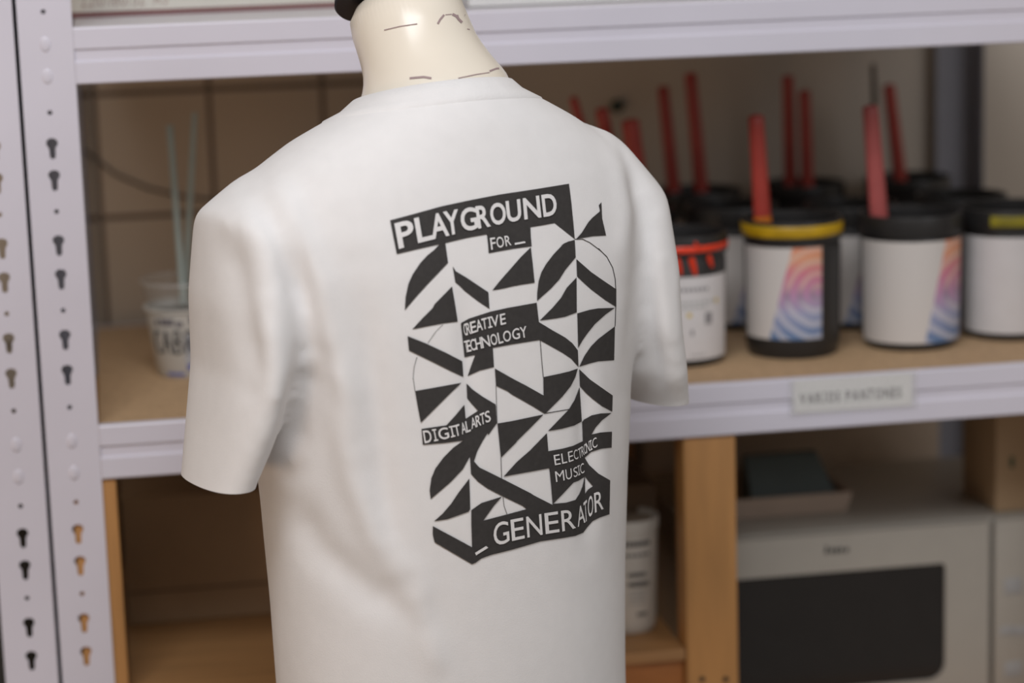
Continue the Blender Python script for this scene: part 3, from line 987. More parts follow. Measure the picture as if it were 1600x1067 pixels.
part('badge', bm, M['grey_mark'], mw)
for sx in (mx0 + 0.04, mx1 - 0.04):
    for sy in (MY + 0.05, MY + 0.3):
        bm = bmesh.new()
        add_lathe(bm, [(0.012, mz0), (0.013, mz0 + 0.009)], (sx, sy), 16, cap=True)
        part('foot', bm, M['tub'], mw)
# pine shelf that carries the microwave, second bay of the same frame
part('shelf_panel', box((x3 + 0.001, WY0 + 0.001, mz0 - 0.016), (BX1 + 0.02, 0.605, mz0 - 0.0005), 0.002), M['pine_flat'], wood)
part('cross_rail', box((x2 + 0.0005, 0.555, mz0 - 0.05), (BX1 + 0.02, 0.60, mz0 - 0.017), 0.002), M['pine_flat'], wood)

# tray on the microwave
tb = at_z(1250, 807, mz1)
ty = max(tb.y, MY + 0.03)
tA = at_z(1320, 806, mz1)
tz1 = at_y(1335, 768, ty).z
tx1 = at_y(1332, 770, ty).x
tx0 = tx1 - 0.19
tr = thing('plastic_tray', ((tx0 + tx1) / 2, ty + 0.08, mz1), 'beige shallow plastic tray standing on top of the microwave', 'tray')
bm = bmesh.new()
def frustum(bm, lo, hi, z0_, z1_, ins):
    vs = []
    for z_, k in ((z0_, ins), (z1_, 0)):
        for x_, y_ in ((lo[0] + k, lo[1] + k), (hi[0] - k, lo[1] + k), (hi[0] - k, hi[1] - k), (lo[0] + k, hi[1] - k)):
            vs.append(bm.verts.new((x_, y_, z_)))
    for i in range(4):
        j = (i + 1) % 4
        bm.faces.new((vs[i], vs[j], vs[4 + j], vs[4 + i]))
    bm.faces.new(vs[:4])
    return vs
v1 = frustum(bm, (tx0, ty), (tx1, ty + 0.16), mz1 + 0.0006, tz1, 0.006)
v2 = frustum(bm, (tx0 + 0.004, ty + 0.004), (tx1 - 0.004, ty + 0.156), mz1 + 0.004, tz1, 0.006)
for i in range(4):
    j = (i + 1) % 4
    bm.faces.new((v1[4 + i], v1[4 + j], v2[4 + j], v2[4 + i]))
part('tray_body', bm, M['tray'], tr)
# dark teal folder leaning in the tray
bm = bmesh.new()
fx0 = at_y(1165, 760, ty + 0.06).x; fx1 = at_y(1300, 760, ty + 0.06).x
fz = at_y(1240, 706, ty + 0.07).z
prof = [(ty + 0.02, mz1 + 0.0045), (ty + 0.06, fz), (ty + 0.075, fz), (ty + 0.09, mz1 + 0.0045)]
add_prism(bm, prof, fx0, fx1)
for v in bm.verts:
    if v.co.z > mz1 + 0.02 and v.co.x > (fx0 + fx1) / 2:
        v.co.x -= 0.02
fo = link_mesh('plastic_bottle_pack', bm, M['teal'])
tag(fo, 'dark teal-grey wedge-shaped pack lying in the beige tray', 'pack')
fo.name = 'plastic_pack'
# tan carton at the right on the microwave
cy_ = MY + 0.03
qx = at_y(1556, 740, cy_).x
tc_ = thing('tan_carton', (qx + 0.05, cy_ + 0.06, mz1), 'tan cardboard carton on the right end of the microwave top', 'box')
part('box_body', box((qx, cy_, mz1 + 0.0006), (mx1 + 0.03, cy_ + 0.12, SHELF_Z - 0.07), 0.002), M['kraft_tan'], tc_)
q = at_y(1581, 722, cy_)
part('green_print', box((q.x - 0.003, cy_ - 0.0006, q.z - 0.007), (q.x + 0.003, cy_ - 0.0001, q.z + 0.007)), mat('green_box_print', (0.06, 0.09, 0.05), 0.7), tc_)
# dark brown board behind the microwave
bb = thing('brown_board', (0.85, 0.54, mz0), 'dull brown board leaning upright behind the microwave and tray', 'board')
part('panel', box((x3 + 0.01, 0.53, mz0), (BX1 - 0.01, 0.545, SHELF_Z - 0.075), 0.001), mat('dull_brown_board', (0.46, 0.37, 0.29), 0.8), bb)

# ------------------------------------------------------------------ dress form and shirt
PHI = -YAW + math.radians(30.0)
AX = CAM + ray(690, 533) * 2.38
S = 1.097
RZ = Matrix.Rotation(PHI, 3, 'Z')


def loc2w(v):
    return AX + RZ @ (Vector(v) * S)


TOPH = 0.219
TILT = 0.24
RINGS = [  # h, cx, cy, a, b, tilt weight, exponent
    (TOPH + 0.004, 0, 0.000, 0.066, 0.066, 1.0, 2.0),
    (TOPH - 0.004, 0, 0.000, 0.077, 0.073, 0.95, 2.0),
    (0.205, 0, 0, 0.102, 0.083, 0.75, 2.0),
    (0.190, 0, 0, 0.132, 0.093, 0.5, 2.1),
    (0.168, 0, 0, 0.165, 0.101, 0.3, 2.2),
    (0.145, 0, 0, 0.186, 0.108, 0.15, 2.25),
    (0.115, 0, 0, 0.200, 0.114, 0.0, 2.3),
    (0.080, 0, 0, 0.203, 0.119, 0, 2.3),
    (0.030, 0, 0, 0.196, 0.123, 0, 2.25),
    (-0.05, 0, 0, 0.179, 0.125, 0, 2.2),
    (-0.13, 0, 0, 0.1735, 0.125, 0, 2.15),
    (-0.22, 0, 0, 0.170, 0.122, 0, 2.1),
    (-0.31, 0, 0, 0.168, 0.120, 0, 2.1),
    (-0.46, 0, 0, 0.168, 0.120, 0, 2.1),
]


def ring_pts(h, cx, cy, a, b, wt, n, seg=72):
    out = []
    for i in range(seg):
        t = 2 * math.pi * i / seg
        c_, s_ = math.cos(t), math.sin(t)
        x = cx + a * math.copysign(abs(c_) ** (2 / n), c_)
        y = cy + b * math.copysign(abs(s_) ** (2 / n), s_)
        out.append(Vector((x, y, h - TILT * wt * y)))
    return out


def loft(bm, rings):
    vs = [[bm.verts.new(p) for p in r] for r in rings]
    n = len(vs[0])
    for k in range(len(vs) - 1):
        for i in range(n):
            j = (i + 1) % n
            bm.faces.new((vs[k][i], vs[k][j], vs[k + 1][j], vs[k + 1][i]))
    bm.faces.new(vs[0]); bm.faces.new(vs[-1])


def sleeve_rings(side):
    hem = HEM[side]
    path = [((0.120, 0, 0.150), 0.034, 0.055, 70), ((0.155, 0, 0.131), 0.038, 0.068, 58), ((0.183, 0, 0.108), 0.042, 0.077, 40), ((0.190, 0, 0.055), 0.034, 0.083, 12),
            ((0.194, 0, 0.0), 0.029, 0.083, 4), ((0.208, 0, -0.05), 0.025, 0.073, 4), ((0.2215, 0.002, hem), 0.022, 0.057, 4), ((0.230, 0.003, hem - 0.04), 0.022, 0.050, 4)]
    out = []
    for (c_, t, d, tiltdeg) in path:
        an = math.radians(tiltdeg)
        ux = Vector((math.cos(an), 0, math.sin(an)))     # thickness direction (outwards, up)
        ring = []
        for i in range(40):
            q_ = 2 * math.pi * i / 40
            n = 2.3
            cs, sn = math.cos(q_), math.sin(q_)
            p = Vector(c_) + ux * (t * math.copysign(abs(cs) ** (2 / n), cs)) + Vector((0, 1, 0)) * (d * math.copysign(abs(sn) ** (2 / n), sn))
            p.x *= side
            if side > 0 and 0.04 < c_[2] < 0.12:
                p.z -= 0.010
            elif side > 0 and c_[2] > 0.12:
                p.z += 0.010
            ring.append(p)
        out.append(ring)
    return out


HEM = {-1: -0.094, 1: -0.080}
bm = bmesh.new()
loft(bm, [ring_pts(*r) for r in RINGS])
for sd in (-1, 1):
    loft(bm, sleeve_rings(sd))
bmesh.ops.recalc_face_normals(bm, faces=bm.faces)
tmp = link_mesh('tmp_shirt', bm, None)
md = tmp.modifiers.new('r', 'REMESH'); md.mode = 'VOXEL'; md.voxel_size = 0.0042
md = tmp.modifiers.new('s', 'SMOOTH'); md.iterations = 24; md.factor = 0.5
dg = bpy.context.evaluated_depsgraph_get(); dg.update()
me = bpy.data.meshes.new_from_object(tmp.evaluated_get(dg))
bpy.data.objects.remove(tmp)
bm = bmesh.new(); bm.from_mesh(me); bpy.data.meshes.remove(me)
bm.normal_update()

near_pit = [v for v in bm.verts if 0.145 < abs(v.co.x) < 0.196 and -0.13 < v.co.z < 0.06]
def torso_at(h_):
    for A_, B_ in zip(RINGS, RINGS[1:]):
        if B_[0] <= h_ <= A_[0]:
            u = (h_ - A_[0]) / (B_[0] - A_[0])
            return [A_[i] + (B_[i] - A_[i]) * u for i in (3, 4, 6)]
    return None


def settle():
    for v in bm.verts:
        if -0.13 < v.co.z < -0.025 and abs(v.co.x) > 0.10:
            a_, b_, n_ = torso_at(v.co.z)
            f_ = ((abs(v.co.x) / a_) ** n_ + (abs(v.co.y) / b_) ** n_) ** (1 / n_)
            if 0.90 < f_ < 1.075:
                w_ = min(1, (-0.025 - v.co.z) / 0.02)
                v.co.x *= 1 + (1 / f_ - 1) * w_
                v.co.y *= 1 + (1 / f_ - 1) * w_


settle()
for k in range(8):
    bmesh.ops.smooth_vert(bm, verts=near_pit, factor=0.5, use_axis_x=True, use_axis_y=True, use_axis_z=True)
bm.normal_update()
# folds: (polyline in the photo, half width px, height m)
FOLDS = [
    ([(905, 560), (912, 640), (915, 720), (918, 800), (915, 860)], 13, -0.0035),
    ([(930, 560), (938, 650), (940, 740), (945, 840)], 14, 0.0025),
    ([(722, 470), (730, 560), (738, 640), (742, 700)], 14, -0.0030),
    ([(400, 290), (430, 350), (455, 420), (480, 500)], 22, -0.006),
    ([(440, 300), (470, 360), (500, 440), (520, 540), (545, 620), (560, 700)], 22, 0.007),
    ([(490, 560), (470, 640), (450, 720)], 26, -0.009),
    ([(560, 420), (575, 520), (590, 640), (600, 760), (610, 900)], 24, -0.005),
    ([(520, 600), (550, 740), (590, 840), (640, 920)], 24, 0.006),
    ([(440, 760), (500, 860), (580, 930), (660, 960)], 28, -0.005),
    ([(350, 350), (370, 430), (385, 520), (400, 600)], 24, -0.005),
    ([(420, 480), (430, 580), (420, 660)], 20, 0.005),
    ([(960, 200), (990, 270), (1003, 340), (1000, 420), (990, 520), (982, 610)], 14, -0.004),
    ([(940, 190), (968, 260), (978, 330), (972, 420)], 14, 0.003),
    ([(1025, 350), (1030, 430), (1040, 520), (1050, 590)], 14, 0.003),
    ([(1012, 420), (1020, 500), (1028, 590)], 12, -0.004),
    ([(640, 900), (660, 960), (690, 1067)], 24, 0.004),
]


def seg_dist(p, a, b):
    ax, ay = a; bx_, by = b
    dx, dy = bx_ - ax, by - ay
    t = max(0, min(1, ((p[0] - ax) * dx + (p[1] - ay) * dy) / (dx * dx + dy * dy)))
    return math.hypot(p[0] - ax - t * dx, p[1] - ay - t * dy)


view_local = RZ.inverted() @ (-FWD)
for v in bm.verts:
    facing = v.normal.dot(view_local)
    if facing < -0.1:
        continue
    pw = loc2w(v.co)
    px_, py_, _ = proj(pw)
    d_ = 0.0
    for pl, hw, am in FOLDS:
        dm = min(seg_dist((px_, py_), pl[i], pl[i + 1]) for i in range(len(pl) - 1))
        if dm < hw * 3:
            L0 = math.hypot(px_ - pl[0][0], py_ - pl[0][1]); L1 = math.hypot(px_ - pl[-1][0], py_ - pl[-1][1])
            tot = math.hypot(pl[0][0] - pl[-1][0], pl[0][1] - pl[-1][1])
            taper = min(1, L0 / (0.3 * tot) + 0.2, L1 / (0.3 * tot) + 0.2)
            d_ += am * math.exp(-(dm / hw) ** 2) * taper
    v.co += v.normal * d_ * min(1, (facing + 0.1) / 0.3)
for k in range(2):
    bmesh.ops.smooth_vert(bm, verts=bm.verts, factor=0.5, use_axis_x=True, use_axis_y=True, use_axis_z=True)

# open the neck, the sleeves and the hem
def cut(bm, co, no, test):
    geom = [f for f in bm.faces if test(f.calc_center_median())]
    es = list({e for f in geom for e in f.edges}); vs = list({v for f in geom for v in f.verts})
    bmesh.ops.bisect_plane(bm, geom=vs + es + geom, plane_co=co, plane_no=no, dist=1e-5)
    dead = [f for f in bm.faces if test(f.calc_center_median()) and (f.calc_center_median() - Vector(co)).dot(Vector(no)) > 0]
    bmesh.ops.delete(bm, geom=dead, context='FACES')


cut(bm, (0, 0, -0.42), (0, 0, -1), lambda c_: c_.z < -0.35)
for sd in (-1, 1):
    cut(bm, (0.217 * sd, 0, HEM[sd]), (0, 0, -1), lambda c_: c_.x * sd > 0.1845 and c_.z < HEM[sd] + 0.03)
nrm = Vector((0, TILT, 1)).normalized()
cut(bm, (0, 0, TOPH - 0.006), nrm, lambda c_: math.hypot(c_.x, c_.y) < 0.10 and c_.z > 0.17)
for v in [v for v in bm.verts if not v.link_faces]:
    bm.verts.remove(v)
bm.normal_update()
SHIRT_LOW = -0.42
shirt = thing('t_shirt', loc2w((0, 0, -0.42)), 'white short-sleeved T-shirt with a black geometric back print on the dress form', 'T-shirt')
for v in bm.verts:
    v.co = loc2w(v.co)
bm.normal_update()
bm.verts.ensure_lookup_table(); bm.faces.ensure_lookup_table()
VN = {i: v.normal.copy() for i, v in enumerate(bm.verts)}
SHBVH = BVHTree.FromPolygons([v.co.copy() for v in bm.verts], [[v.index for v in f.verts] for f in bm.faces])


def piece(name, test):
    vs, fs, used, nr = [], [], {}, []
    inv = RZ.inverted()
    base = Vector(shirt.location)
    for f in bm.faces:
        c_ = (inv @ (f.calc_center_median() - AX)) / S
        if not test(c_):
            continue
        ids = []
        for v in f.verts:
            if v.index not in used:
                used[v.index] = len(vs)
                vs.append(v.co - base)
                nr.append(VN[v.index])
            ids.append(used[v.index])
        fs.append(ids)
    me = bpy.data.meshes.new(name)
    me.from_pydata(vs, [], fs)
    me.materials.append(M['cotton'])
    for p in me.polygons:
        p.use_smooth = True
    me.normals_split_custom_set_from_vertices(nr)
    o = bpy.data.objects.new(name, me)
    COL.objects.link(o)
    o.parent = shirt
    return o


def sleeve_side(c_):
    # armhole seam: a slanted plane from the shoulder point down to the armpit
    lim = 0.187 + max(0, (c_.z - 0.0)) * 0.02
    if c_.z < 0.0:
        lim = 0.1845
    if abs(c_.x) > lim and c_.z < 0.155:
        return 1 if c_.x > 0 else -1
    return 0


piece('body_panel', lambda c_: sleeve_side(c_) == 0)
piece('sleeve', lambda c_: sleeve_side(c_) == -1)
piece('sleeve', lambda c_: sleeve_side(c_) == 1)
bm.free()

# collar rib: follows the neck opening
bm = bmesh.new()
prof = [(0.0655, 0.000), (0.0672, 0.0035), (0.0695, 0.0035), (0.0765, -0.002), (0.085, -0.008), (0.0915, -0.0125), (0.0915, -0.0155)]
seg = 96
rows = []
for k, (rr, dh) in enumerate(prof):
    row = []
    for i in range(seg):
        t = 2 * math.pi * i / seg
        el = 1.0 + 0.10 * k / 6
        x = rr * math.cos(t) * el; y = rr * math.sin(t) * (1 - 0.06 * k / 6)
        wt = 1.0 - 0.12 * k / 6
        p = loc2w((x, y, TOPH + dh - TILT * wt * y))
        if k >= 3:      # lie on the shirt
            hit = SHBVH.find_nearest(p)
            if hit[0] is not None and (hit[0] - p).length < 0.03:
                p = hit[0] + hit[1] * (0.0011 if k < 6 else -0.0006)
        row.append(bm.verts.new(p))
    rows.append(row)
for k in range(len(rows) - 1):
    for i in range(seg):
        j = (i + 1) % seg
        bm.faces.new((rows[k][i], rows[k][j], rows[k + 1][j], rows[k + 1][i]))
part('collar', bm, M['rib'], shirt, 80)

# ---- back print, traced in print space and laid on the cloth
VO = {'A': (600, 280), 'B': (780, 280), 'C': (600, 380), 'D': (800, 380), 'E': (620, 480), 'F': (800, 480), 'G': (630, 580),
      'H': (800, 570), 'I': (650, 670), 'J': (800, 670), 'K': (660, 770), 'L': (800, 750), 'M': (680, 440)}


def T(s):
    """'A 85,570 440,475 B 500,138' -> pixel points"""
    out = []; k = 'A'
    for tk in s.split():
        if tk in VO:
            k = tk
        else:
            x, y = tk.split(',')
            out.append((VO[k][0] + float(x) / 8.889, VO[k][1] + float(y) / 8.889))
    return out


POLYS = [
    ['A 85,570 440,475 800,375 1200,290 1600,213 B 500,138 970,62 1000,300 1030,600 1050,830 900,710 770,608 600,640 435,665 440,800 452,930 200,965 0,1000 A 1455,1028 1445,900 1430,765 1150,815 858,885 820,895 760,905 450,975 178,1040 130,800'],
    ['C 800,-20 850,-20 890,270 740,430 600,575 450,740 290,930 300,750 340,560 400,430 500,280 600,170 700,90'],
    ['C 955,320 1000,390 1150,480 1450,680 1465,910 1300,800 1120,660 1050,590 990,540'],
    ['C 945,600 985,830 1022,1067 E 845,200 640,225 400,270 215,308 350,160 500,10 C 700,850'],
    ['D 262,55 290,300 315,548 150,572 0,600 M 950,95 C 1505,655 1600,535 D 120,195'],
    ['M 365,570 470,512 770,415 1000,365 1410,292 1440,555 F 375,205 560,318 740,420 840,500 915,598 925,828 820,710 700,630 400,462 380,455 0,515 M 800,920 E 1335,570 1350,830 1150,880 985,955 1030,820 1090,660 940,695 915,450 890,230'],
    ['B 1050,842 D 885,195 740,370 660,500 540,630 350,800 350,700 370,530 410,400 480,280 580,150 720,5 B 850,930 960,865'],
    ['D 895,220 1100,400 1250,505 1442,635 1442,880 1300,790 1100,640 1000,550 905,460'],
    ['D 897,475 900,960 740,1020 600,1045 F 385,185 D 560,900 680,760 760,620'],
    ['F 908,85 1080,35 1200,15 1430,8 1300,100 1150,235 1050,360 980,460 920,565'],
    ['F 1430,265 1420,735 1200,750 1080,780 935,825 1010,670 1100,540 1200,440'],
    ['B 1070,830 1150,740 1240,595 1300,530 1395,450 1400,430 1385,360 1420,320 1430,540 1485,780 1300,790'],
    ['E 150,400 400,500 700,640 910,750 925,965 750,885 450,735 170,600'],
    ['G 165,275 500,215 810,160 640,320 400,560 245,715 200,480'],
    ['G 880,170 960,250 1100,350 1285,460 1300,720 1180,890 I 1000,50 930,160 850,310 805,450 880,535 1195,690 1600,897 L 300,210 565,345 700,325 700,500 300,520 K 1450,225 I 1480,1067 1350,1005 1195,930 1000,830 860,730 765,625 750,380 650,560 480,740 205,975 190,850 215,680 270,550 380,400 520,260 660,160 400,195 95,220 G 255,800 430,775 600,750 720,620 850,465 868,660 1040,548 960,460 890,375'],
    ['I 740,690 748,900 K 665,225 640,262 480,320 350,365 160,395 280,290 400,150 500,0 I 680,770'],
    ['E 1362,850 1600,985 H 200,290 440,425 435,170 650,125 800,90 915,50 880,170 820,290 700,440 480,660 460,680 300,580 100,465 0,410 G 1450,275 1290,200'],
    ['H 935,60 1080,200 1250,320 1400,425 1393,650 1250,570 1120,470 1030,390 945,295'],
    ['H 940,310 970,785 870,840 700,885 500,920 650,765 790,620 870,490'],
    ['G 1310,725 H 0,780 440,688 240,890 60,1067 I 1400,180 1180,400 1160,200'],
    ['I 1215,665 1400,460 J 250,300 485,60 505,310 700,275 850,235 985,170 975,-95 H 1000,760 1110,700 1230,675 1385,668 1250,770 1160,870 J 1105,78 1230,50 1390,38 1385,260 1240,275 1100,320 1010,400 1070,500 1200,620 1365,715 L 1355,475 1220,520 1120,570 1050,650 990,730 880,775 700,805 400,850 K 1260,785 960,860 820,910 740,970 690,990 640,960 400,820 170,685 145,580 145,460 300,545 480,640 690,755 680,400 680,240 820,140 1000,85 1105,52 1000,170 845,385 1150,305 1450,225 L 200,380 400,420 560,400 J 565,1045 545,800 520,545 250,595 0,640',
     'J 572,1040 700,910 855,745 925,720 1010,665 980,800 940,900 885,985 750,1025',
     'J 1015,655 1060,720 1128,795 1060,840 1015,900'],
]
LINES = [('B 1050,832 1160,832 1260,880 1380,970 1490,1067 D 1200,70 1320,190 1400,340 1435,500 1442,635 1442,880 1437,1067 F 1433,265', 0.55),
         ('E 280,690 240,830 225,1000 G 140,100 165,280', 0.35), ('E 640,240 540,340 430,500', 0.3),
         ('F 393,455 410,700 435,970', 0.5), ('H 470,672 790,618', 0.6), ('G 1290,200 1297,460 1305,725', 0.4),
         ('I 1180,395 1190,685', 0.45), ('K 1120,55 1135,180 1175,295', 0.4), ('D 1442,635 1442,880', 0.8)]


def polys_to_bm(polys):
    b_ = bmesh.new()
    for k_, loops in enumerate(polys):
        vs, fs = poly2d(loops)
        bv = [b_.verts.new((x, y, k_ * 0.00002)) for x, y in vs]
        for f in fs:
            try:
                b_.faces.new([bv[i] for i in f])
            except ValueError:
                pass
    return b_


def line_poly(pts, hw):
    l_, r_ = [], []
    for i, p in enumerate(pts):
        a_ = Vector(pts[max(i - 1, 0)]); b_ = Vector(pts[min(i + 1, len(pts) - 1)])
        t = (b_ - a_).normalized()
        n_ = Vector((-t.y, t.x)) * hw
        l_.append((p[0] + n_.x, p[1] + n_.y)); r_.append((p[0] - n_.x, p[1] - n_.y))
    return [(l_[i], l_[i + 1], r_[i + 1], r_[i]) for i in range(len(pts) - 1)]


def lay_on_shirt(b_, off):
    lost = []
    for v in b_.verts:
        d = ray(v.co.x, v.co.y).normalized()
        hit = SHBVH.ray_cast(CAM, d)
        if hit[0] is None:
            lost.append(v)
            continue
        n_ = hit[1]
        if n_.dot(d) > 0:
            n_ = -n_
        v.co = hit[0] - d * (off + v.co.z)
    if lost:
        bmesh.ops.delete(b_, geom=lost, context='VERTS')


pl = [[T(lp) for lp in P] for P in POLYS]
bm = polys_to_bm(pl)
for s_, hw in LINES:
    for q4 in line_poly(T(s_), hw):
        bm.faces.new([bm.verts.new((x, y, 0)) for x, y in q4])
grid_cut(bm, 5.0)
lay_on_shirt(bm, 0.0008)
pr = part('back_print', bm, M['black_ink'], shirt, 80)
pr['label'] = 'black geometric ink print with white words'

WORDS = [  # text, spans (mid x), knots [(bottom, top)], bold
    ('PLAYGROUND', [(619.7, 647), (650, 674), (672, 700), (694.5, 718), (719.8, 745.7), (745, 764.8), (766, 790.2), (791.5, 814), (818, 844.2), (847.5, 869.6)],
     [('A 225,965', 'A 160,610'), ('A 485,885', 'A 425,540'), ('A 975,765', 'A 930,430'), ('A 1325,685', 'A 1280,375'), ('B 360,560', 'B 335,265'), ('B 625,525', 'B 590,218'), ('B 800,495', 'B 770,190')], 0.022),
    ('FOR', [(766.5, 774.5), (776, 787), (789.2, 798)], [('A 1495,980', 'A 1475,815'), ('B 125,925', 'B 100,785'), ('B 170,915', 'B 150,775')], 0.008),
    ('CREATIVE', [(724.5, 729.5), (728.5, 735), (735, 744), (744, 753.5), (753, 761), (762, 768.5), (767.5, 779.2), (781.5, 790)],
     [('M 410,755', 'M 385,590'), ('M 690,660', 'M 668,508'), ('M 970,590', 'M 955,440')], 0.012),
    ('TECHNOLOGY', [(726, 731), (729.5, 735.5), (735, 743), (743, 752), (752.5, 765), (766.6, 776.5), (778, 785.5), (786.3, 798.2), (800.3, 812), (812.8, 823.2)],
     [('M 430,985', 'M 405,825'), ('M 830,880', 'M 800,727'), ('M 1110,805', 'M 1095,655'), ('M 1235,778', 'M 1215,625'), ('M 1270,770', 'M 1250,618')], 0.010),
    ('DIGITAL', [(662, 674), (676.5, 683), (685, 701), (703, 710), (709.5, 719), (720.5, 728), (728, 734.5)],
     [('G 310,1000', 'G 280,825'), ('G 580,945', 'G 545,785'), ('G 770,895', 'G 740,745'), ('G 930,835', 'G 905,680')], 0.012),
    ('ARTS', [(736, 743.5), (743.5, 751), (750.5, 757.5), (758, 766)], [('G 960,800', 'G 940,655'), ('G 1080,750', 'G 1060,595'), ('G 1190,705', 'G 1165,550')], 0.010),
    ('ELECTRONIC', [(866, 875.3), (877.6, 885.5), (888, 895.5), (896.7, 903), (903.5, 908.6), (908.5, 912.5), (912.5, 916.5), (916, 921), (921.5, 925), (925.5, 932.8)],
     [('J 600,505', 'J 580,365'), ('J 690,488', 'J 672,348'), ('J 800,462', 'J 783,318'), ('J 945,405', 'J 930,275'), ('J 1055,325', 'J 1040,185'), ('J 1170,255', 'J 1155,120')], 0.0),
    ('MUSIC', [(868, 881.5), (884, 893.5), (896.2, 902.5), (902.8, 906.2), (906.6, 912.6)],
     [('J 615,738', 'J 598,592'), ('J 790,702', 'J 775,560'), ('J 885,668', 'J 872,535'), ('J 985,618', 'J 972,480')], 0.0),
    ('GENERATOR', [(771.3, 795.3), (798.8, 818.8), (823, 846.9), (851.6, 873.2), (877.5, 899), (901.8, 913.8), (912.5, 917.8), (918.7, 926.7), (928.8, 942.4)],
     [('K 1090,722', 'K 1070,405'), ('K 1260,665', 'K 1235,372'), ('L 215,800', 'L 195,510'), ('L 480,748', 'L 460,460'), ('L 715,712', 'L 695,425'), ('L 870,672', 'L 850,405'), ('L 960,630', 'L 945,360'), ('L 1045,565', 'L 1025,285'), ('L 1090,505', 'L 1085,220'), ('L 1160,450', 'L 1145,180'), ('L 1260,405', 'L 1245,140')], 0.004),
]
bm = bmesh.new()
for txt, spans, knots, bold in WORDS:
    kn_ = [(T(b_)[0], T(t_)[0]) for b_, t_ in knots]
    kn_ = [((b_[0] + t_[0]) / 2, b_, t_) for b_, t_ in kn_]

    def at_mid(x):
        k0, k1 = kn_[0], kn_[1]
        for i in range(len(kn_) - 1):
            if x >= kn_[i][0]:
                k0, k1 = kn_[i], kn_[i + 1]
        u = (x - k0[0]) / (k1[0] - k0[0])
        return ((k0[1][0] + (k1[1][0] - k0[1][0]) * u, k0[1][1] + (k1[1][1] - k0[1][1]) * u),
                (k0[2][0] + (k1[2][0] - k0[2][0]) * u, k0[2][1] + (k1[2][1] - k0[2][1]) * u))
    for ch, (xl, xr) in zip(txt, spans):
        vs, fs, asp = glyph(ch, bold)
        bv = []
        for u, v in vs:
            b_, t_ = at_mid(xl + (xr - xl) * u)
            bv.append(bm.verts.new((b_[0] + (t_[0] - b_[0]) * v, b_[1] + (t_[1] - b_[1]) * v, 0)))
        for f in fs:
            try:
                bm.faces.new([bv[i] for i in f])
            except ValueError:
                pass
for q in ('B 215,885 358,862 366,884 217,912', 'K 732,832 885,738 915,762 745,868'):
    bm.faces.new([bm.verts.new((x, y, 0)) for x, y in T(q)])
grid_cut(bm, 6.0)
lay_on_shirt(bm, 0.0023)
part('lettering', bm, M['white_ink'], pr, 80)

# ---- dress form: torso inside the shirt, neck, cap, stand
form = thing('dress_form', (AX.x, AX.y, 0), 'cream tailor dress form wearing the white printed T-shirt, neck showing', 'dress form')
bm = bmesh.new()
rings = []
NECK = [(0.338, 0.055, 0.0495, 0.052, 0), (0.28, 0.037, 0.0515, 0.054, 0.001), (0.26, 0.024, 0.0535, 0.056, 0.003), (0.243, 0.014, 0.0585, 0.058, 0.006), (0.230, 0.006, 0.0645, 0.062, 0.0065), (0.219, 0.001, 0.068, 0.065, 0.003)]
for h_, cy2, a_, b_, cx_ in NECK:
    rings.append(ring_pts(h_, cx_, cy2, a_, b_, 2.2 if h_ > 0.33 else 0.9, 2.0))
for (h_, cx2, cy2, a_, b_, wt, n_) in RINGS[2:]:
    if h_ < -0.40:
        h_ = -0.40
    rings.append(ring_pts(h_ - 0.014, cx2, cy2, max(0.06, min(a_ - 0.022, 0.165)), b_ - 0.022, wt, n_))
loft(bm, rings)
bm2 = bmesh.new()
for v in bm.verts:
    v.co = loc2w(v.co)
fb = part('body', bm, M['form'], form, 60)
md = fb.modifiers.new('sub', 'SUBSURF'); md.levels = 1; md.render_levels = 1
FORMBVH = None


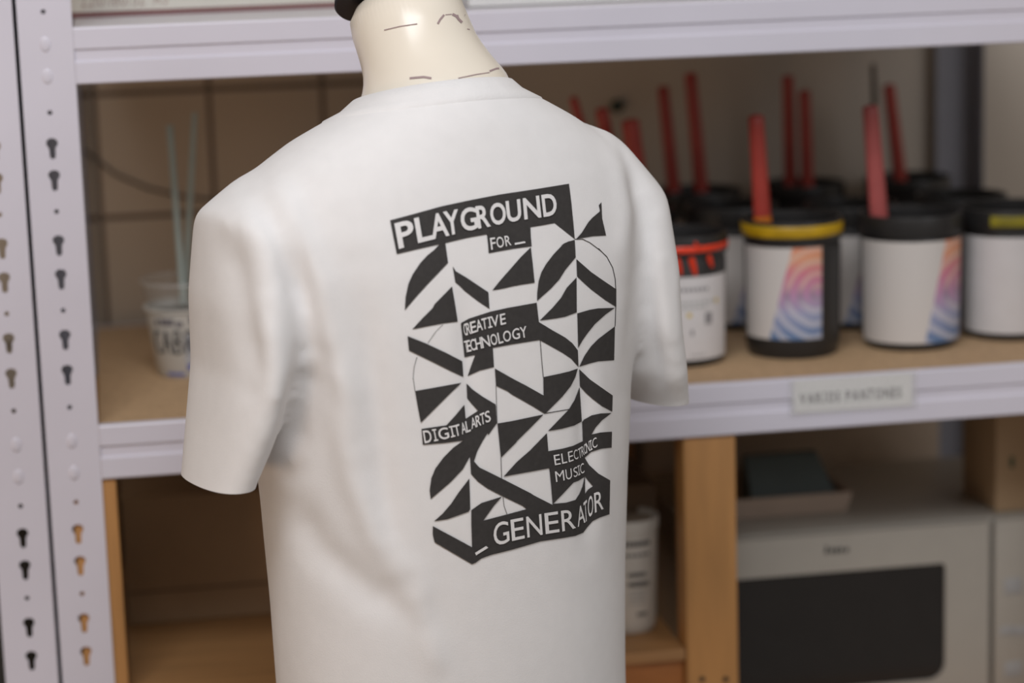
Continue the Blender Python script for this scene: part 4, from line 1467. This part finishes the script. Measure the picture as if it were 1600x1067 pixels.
def neck_line(pts, hw, nm):
    dg = bpy.context.evaluated_depsgraph_get(); dg.update()
    ev = fb.evaluated_get(dg)
    inv = ev.matrix_world.inverted()
    b_ = bmesh.new()
    for q4 in line_poly(pts, hw):
        b_.faces.new([b_.verts.new((x, y, 0)) for x, y in q4])
    grid_cut(b_, 6.0)
    lost = []
    mw_ = Matrix.Translation(Vector(form.location))
    imw = mw_.inverted()
    for v in b_.verts:
        d = ray(v.co.x, v.co.y).normalized()
        ok, hitp, hn, _i = ev.ray_cast(imw @ CAM, d)
        if not ok:
            lost.append(v); continue
        v.co = (mw_ @ hitp) - d * 0.0008
    bmesh.ops.delete(b_, geom=lost, context='VERTS')
    return part(nm, b_, M['form_line'], form, 80)


neck_line([(600, 47), (625, 41), (652, 37)], 0.7, 'neck_stitching')
for seg_, hw in (([(684, 37), (688, 30), (694, 23)], 1.5), ([(696, 23), (706, 22)], 0.6), ([(707, 22), (713, 25), (717, 30), (722, 35)], 2.0), ([(715, 23), (717, 30)], 1.0),
                 ([(726, 24), (731, 26), (736, 29)], 1.7), ([(730, 45), (734, 46)], 0.6)):
    neck_line(seg_, hw, 'neck_stitching')
for seg_, hw in (([(640, 122), (662, 120), (674, 122)], 1.6), ([(716, 122), (745, 116), (765, 113)], 0.7), ([(765, 111), (776, 107), (790, 106)], 1.4)):
    neck_line(seg_, hw, 'neck_stitching')
# slanted cap at the top of the neck
bm = bmesh.new()
cap_c = Vector((0, 0.055, 0.309))
rows = []
for rr, dh in ((0.0005, 0.012), (0.050, 0.012), (0.0575, 0.009), (0.058, 0.001), (0.0565, -0.001), (0.0005, -0.002)):
    rows.append([bm.verts.new(loc2w((cap_c.x + rr * math.cos(2 * math.pi * i / 64), cap_c.y + rr * math.sin(2 * math.pi * i / 64), cap_c.z + dh - 0.528 * rr * math.sin(2 * math.pi * i / 64)))) for i in range(64)])
for k in range(len(rows) - 1):
    for i in range(64):
        j = (i + 1) % 64
        bm.faces.new((rows[k][i], rows[k][j], rows[k + 1][j], rows[k + 1][i]))
part('neck_cap', bm, M['cap'], form)
c0 = loc2w((0, 0, 0))
part('stand_pole', add_tube(bmesh.new(), [(c0.x, c0.y, 0.01), (c0.x, c0.y, c0.z - 0.41)], 0.016, 20), M['steel_bare'], form)
part('stand_base', add_lathe(bmesh.new(), [(0.0005, 0.001), (0.17, 0.001), (0.175, 0.006), (0.16, 0.016), (0.03, 0.03), (0.0005, 0.032)], (c0.x, c0.y)), M['tub'], form)
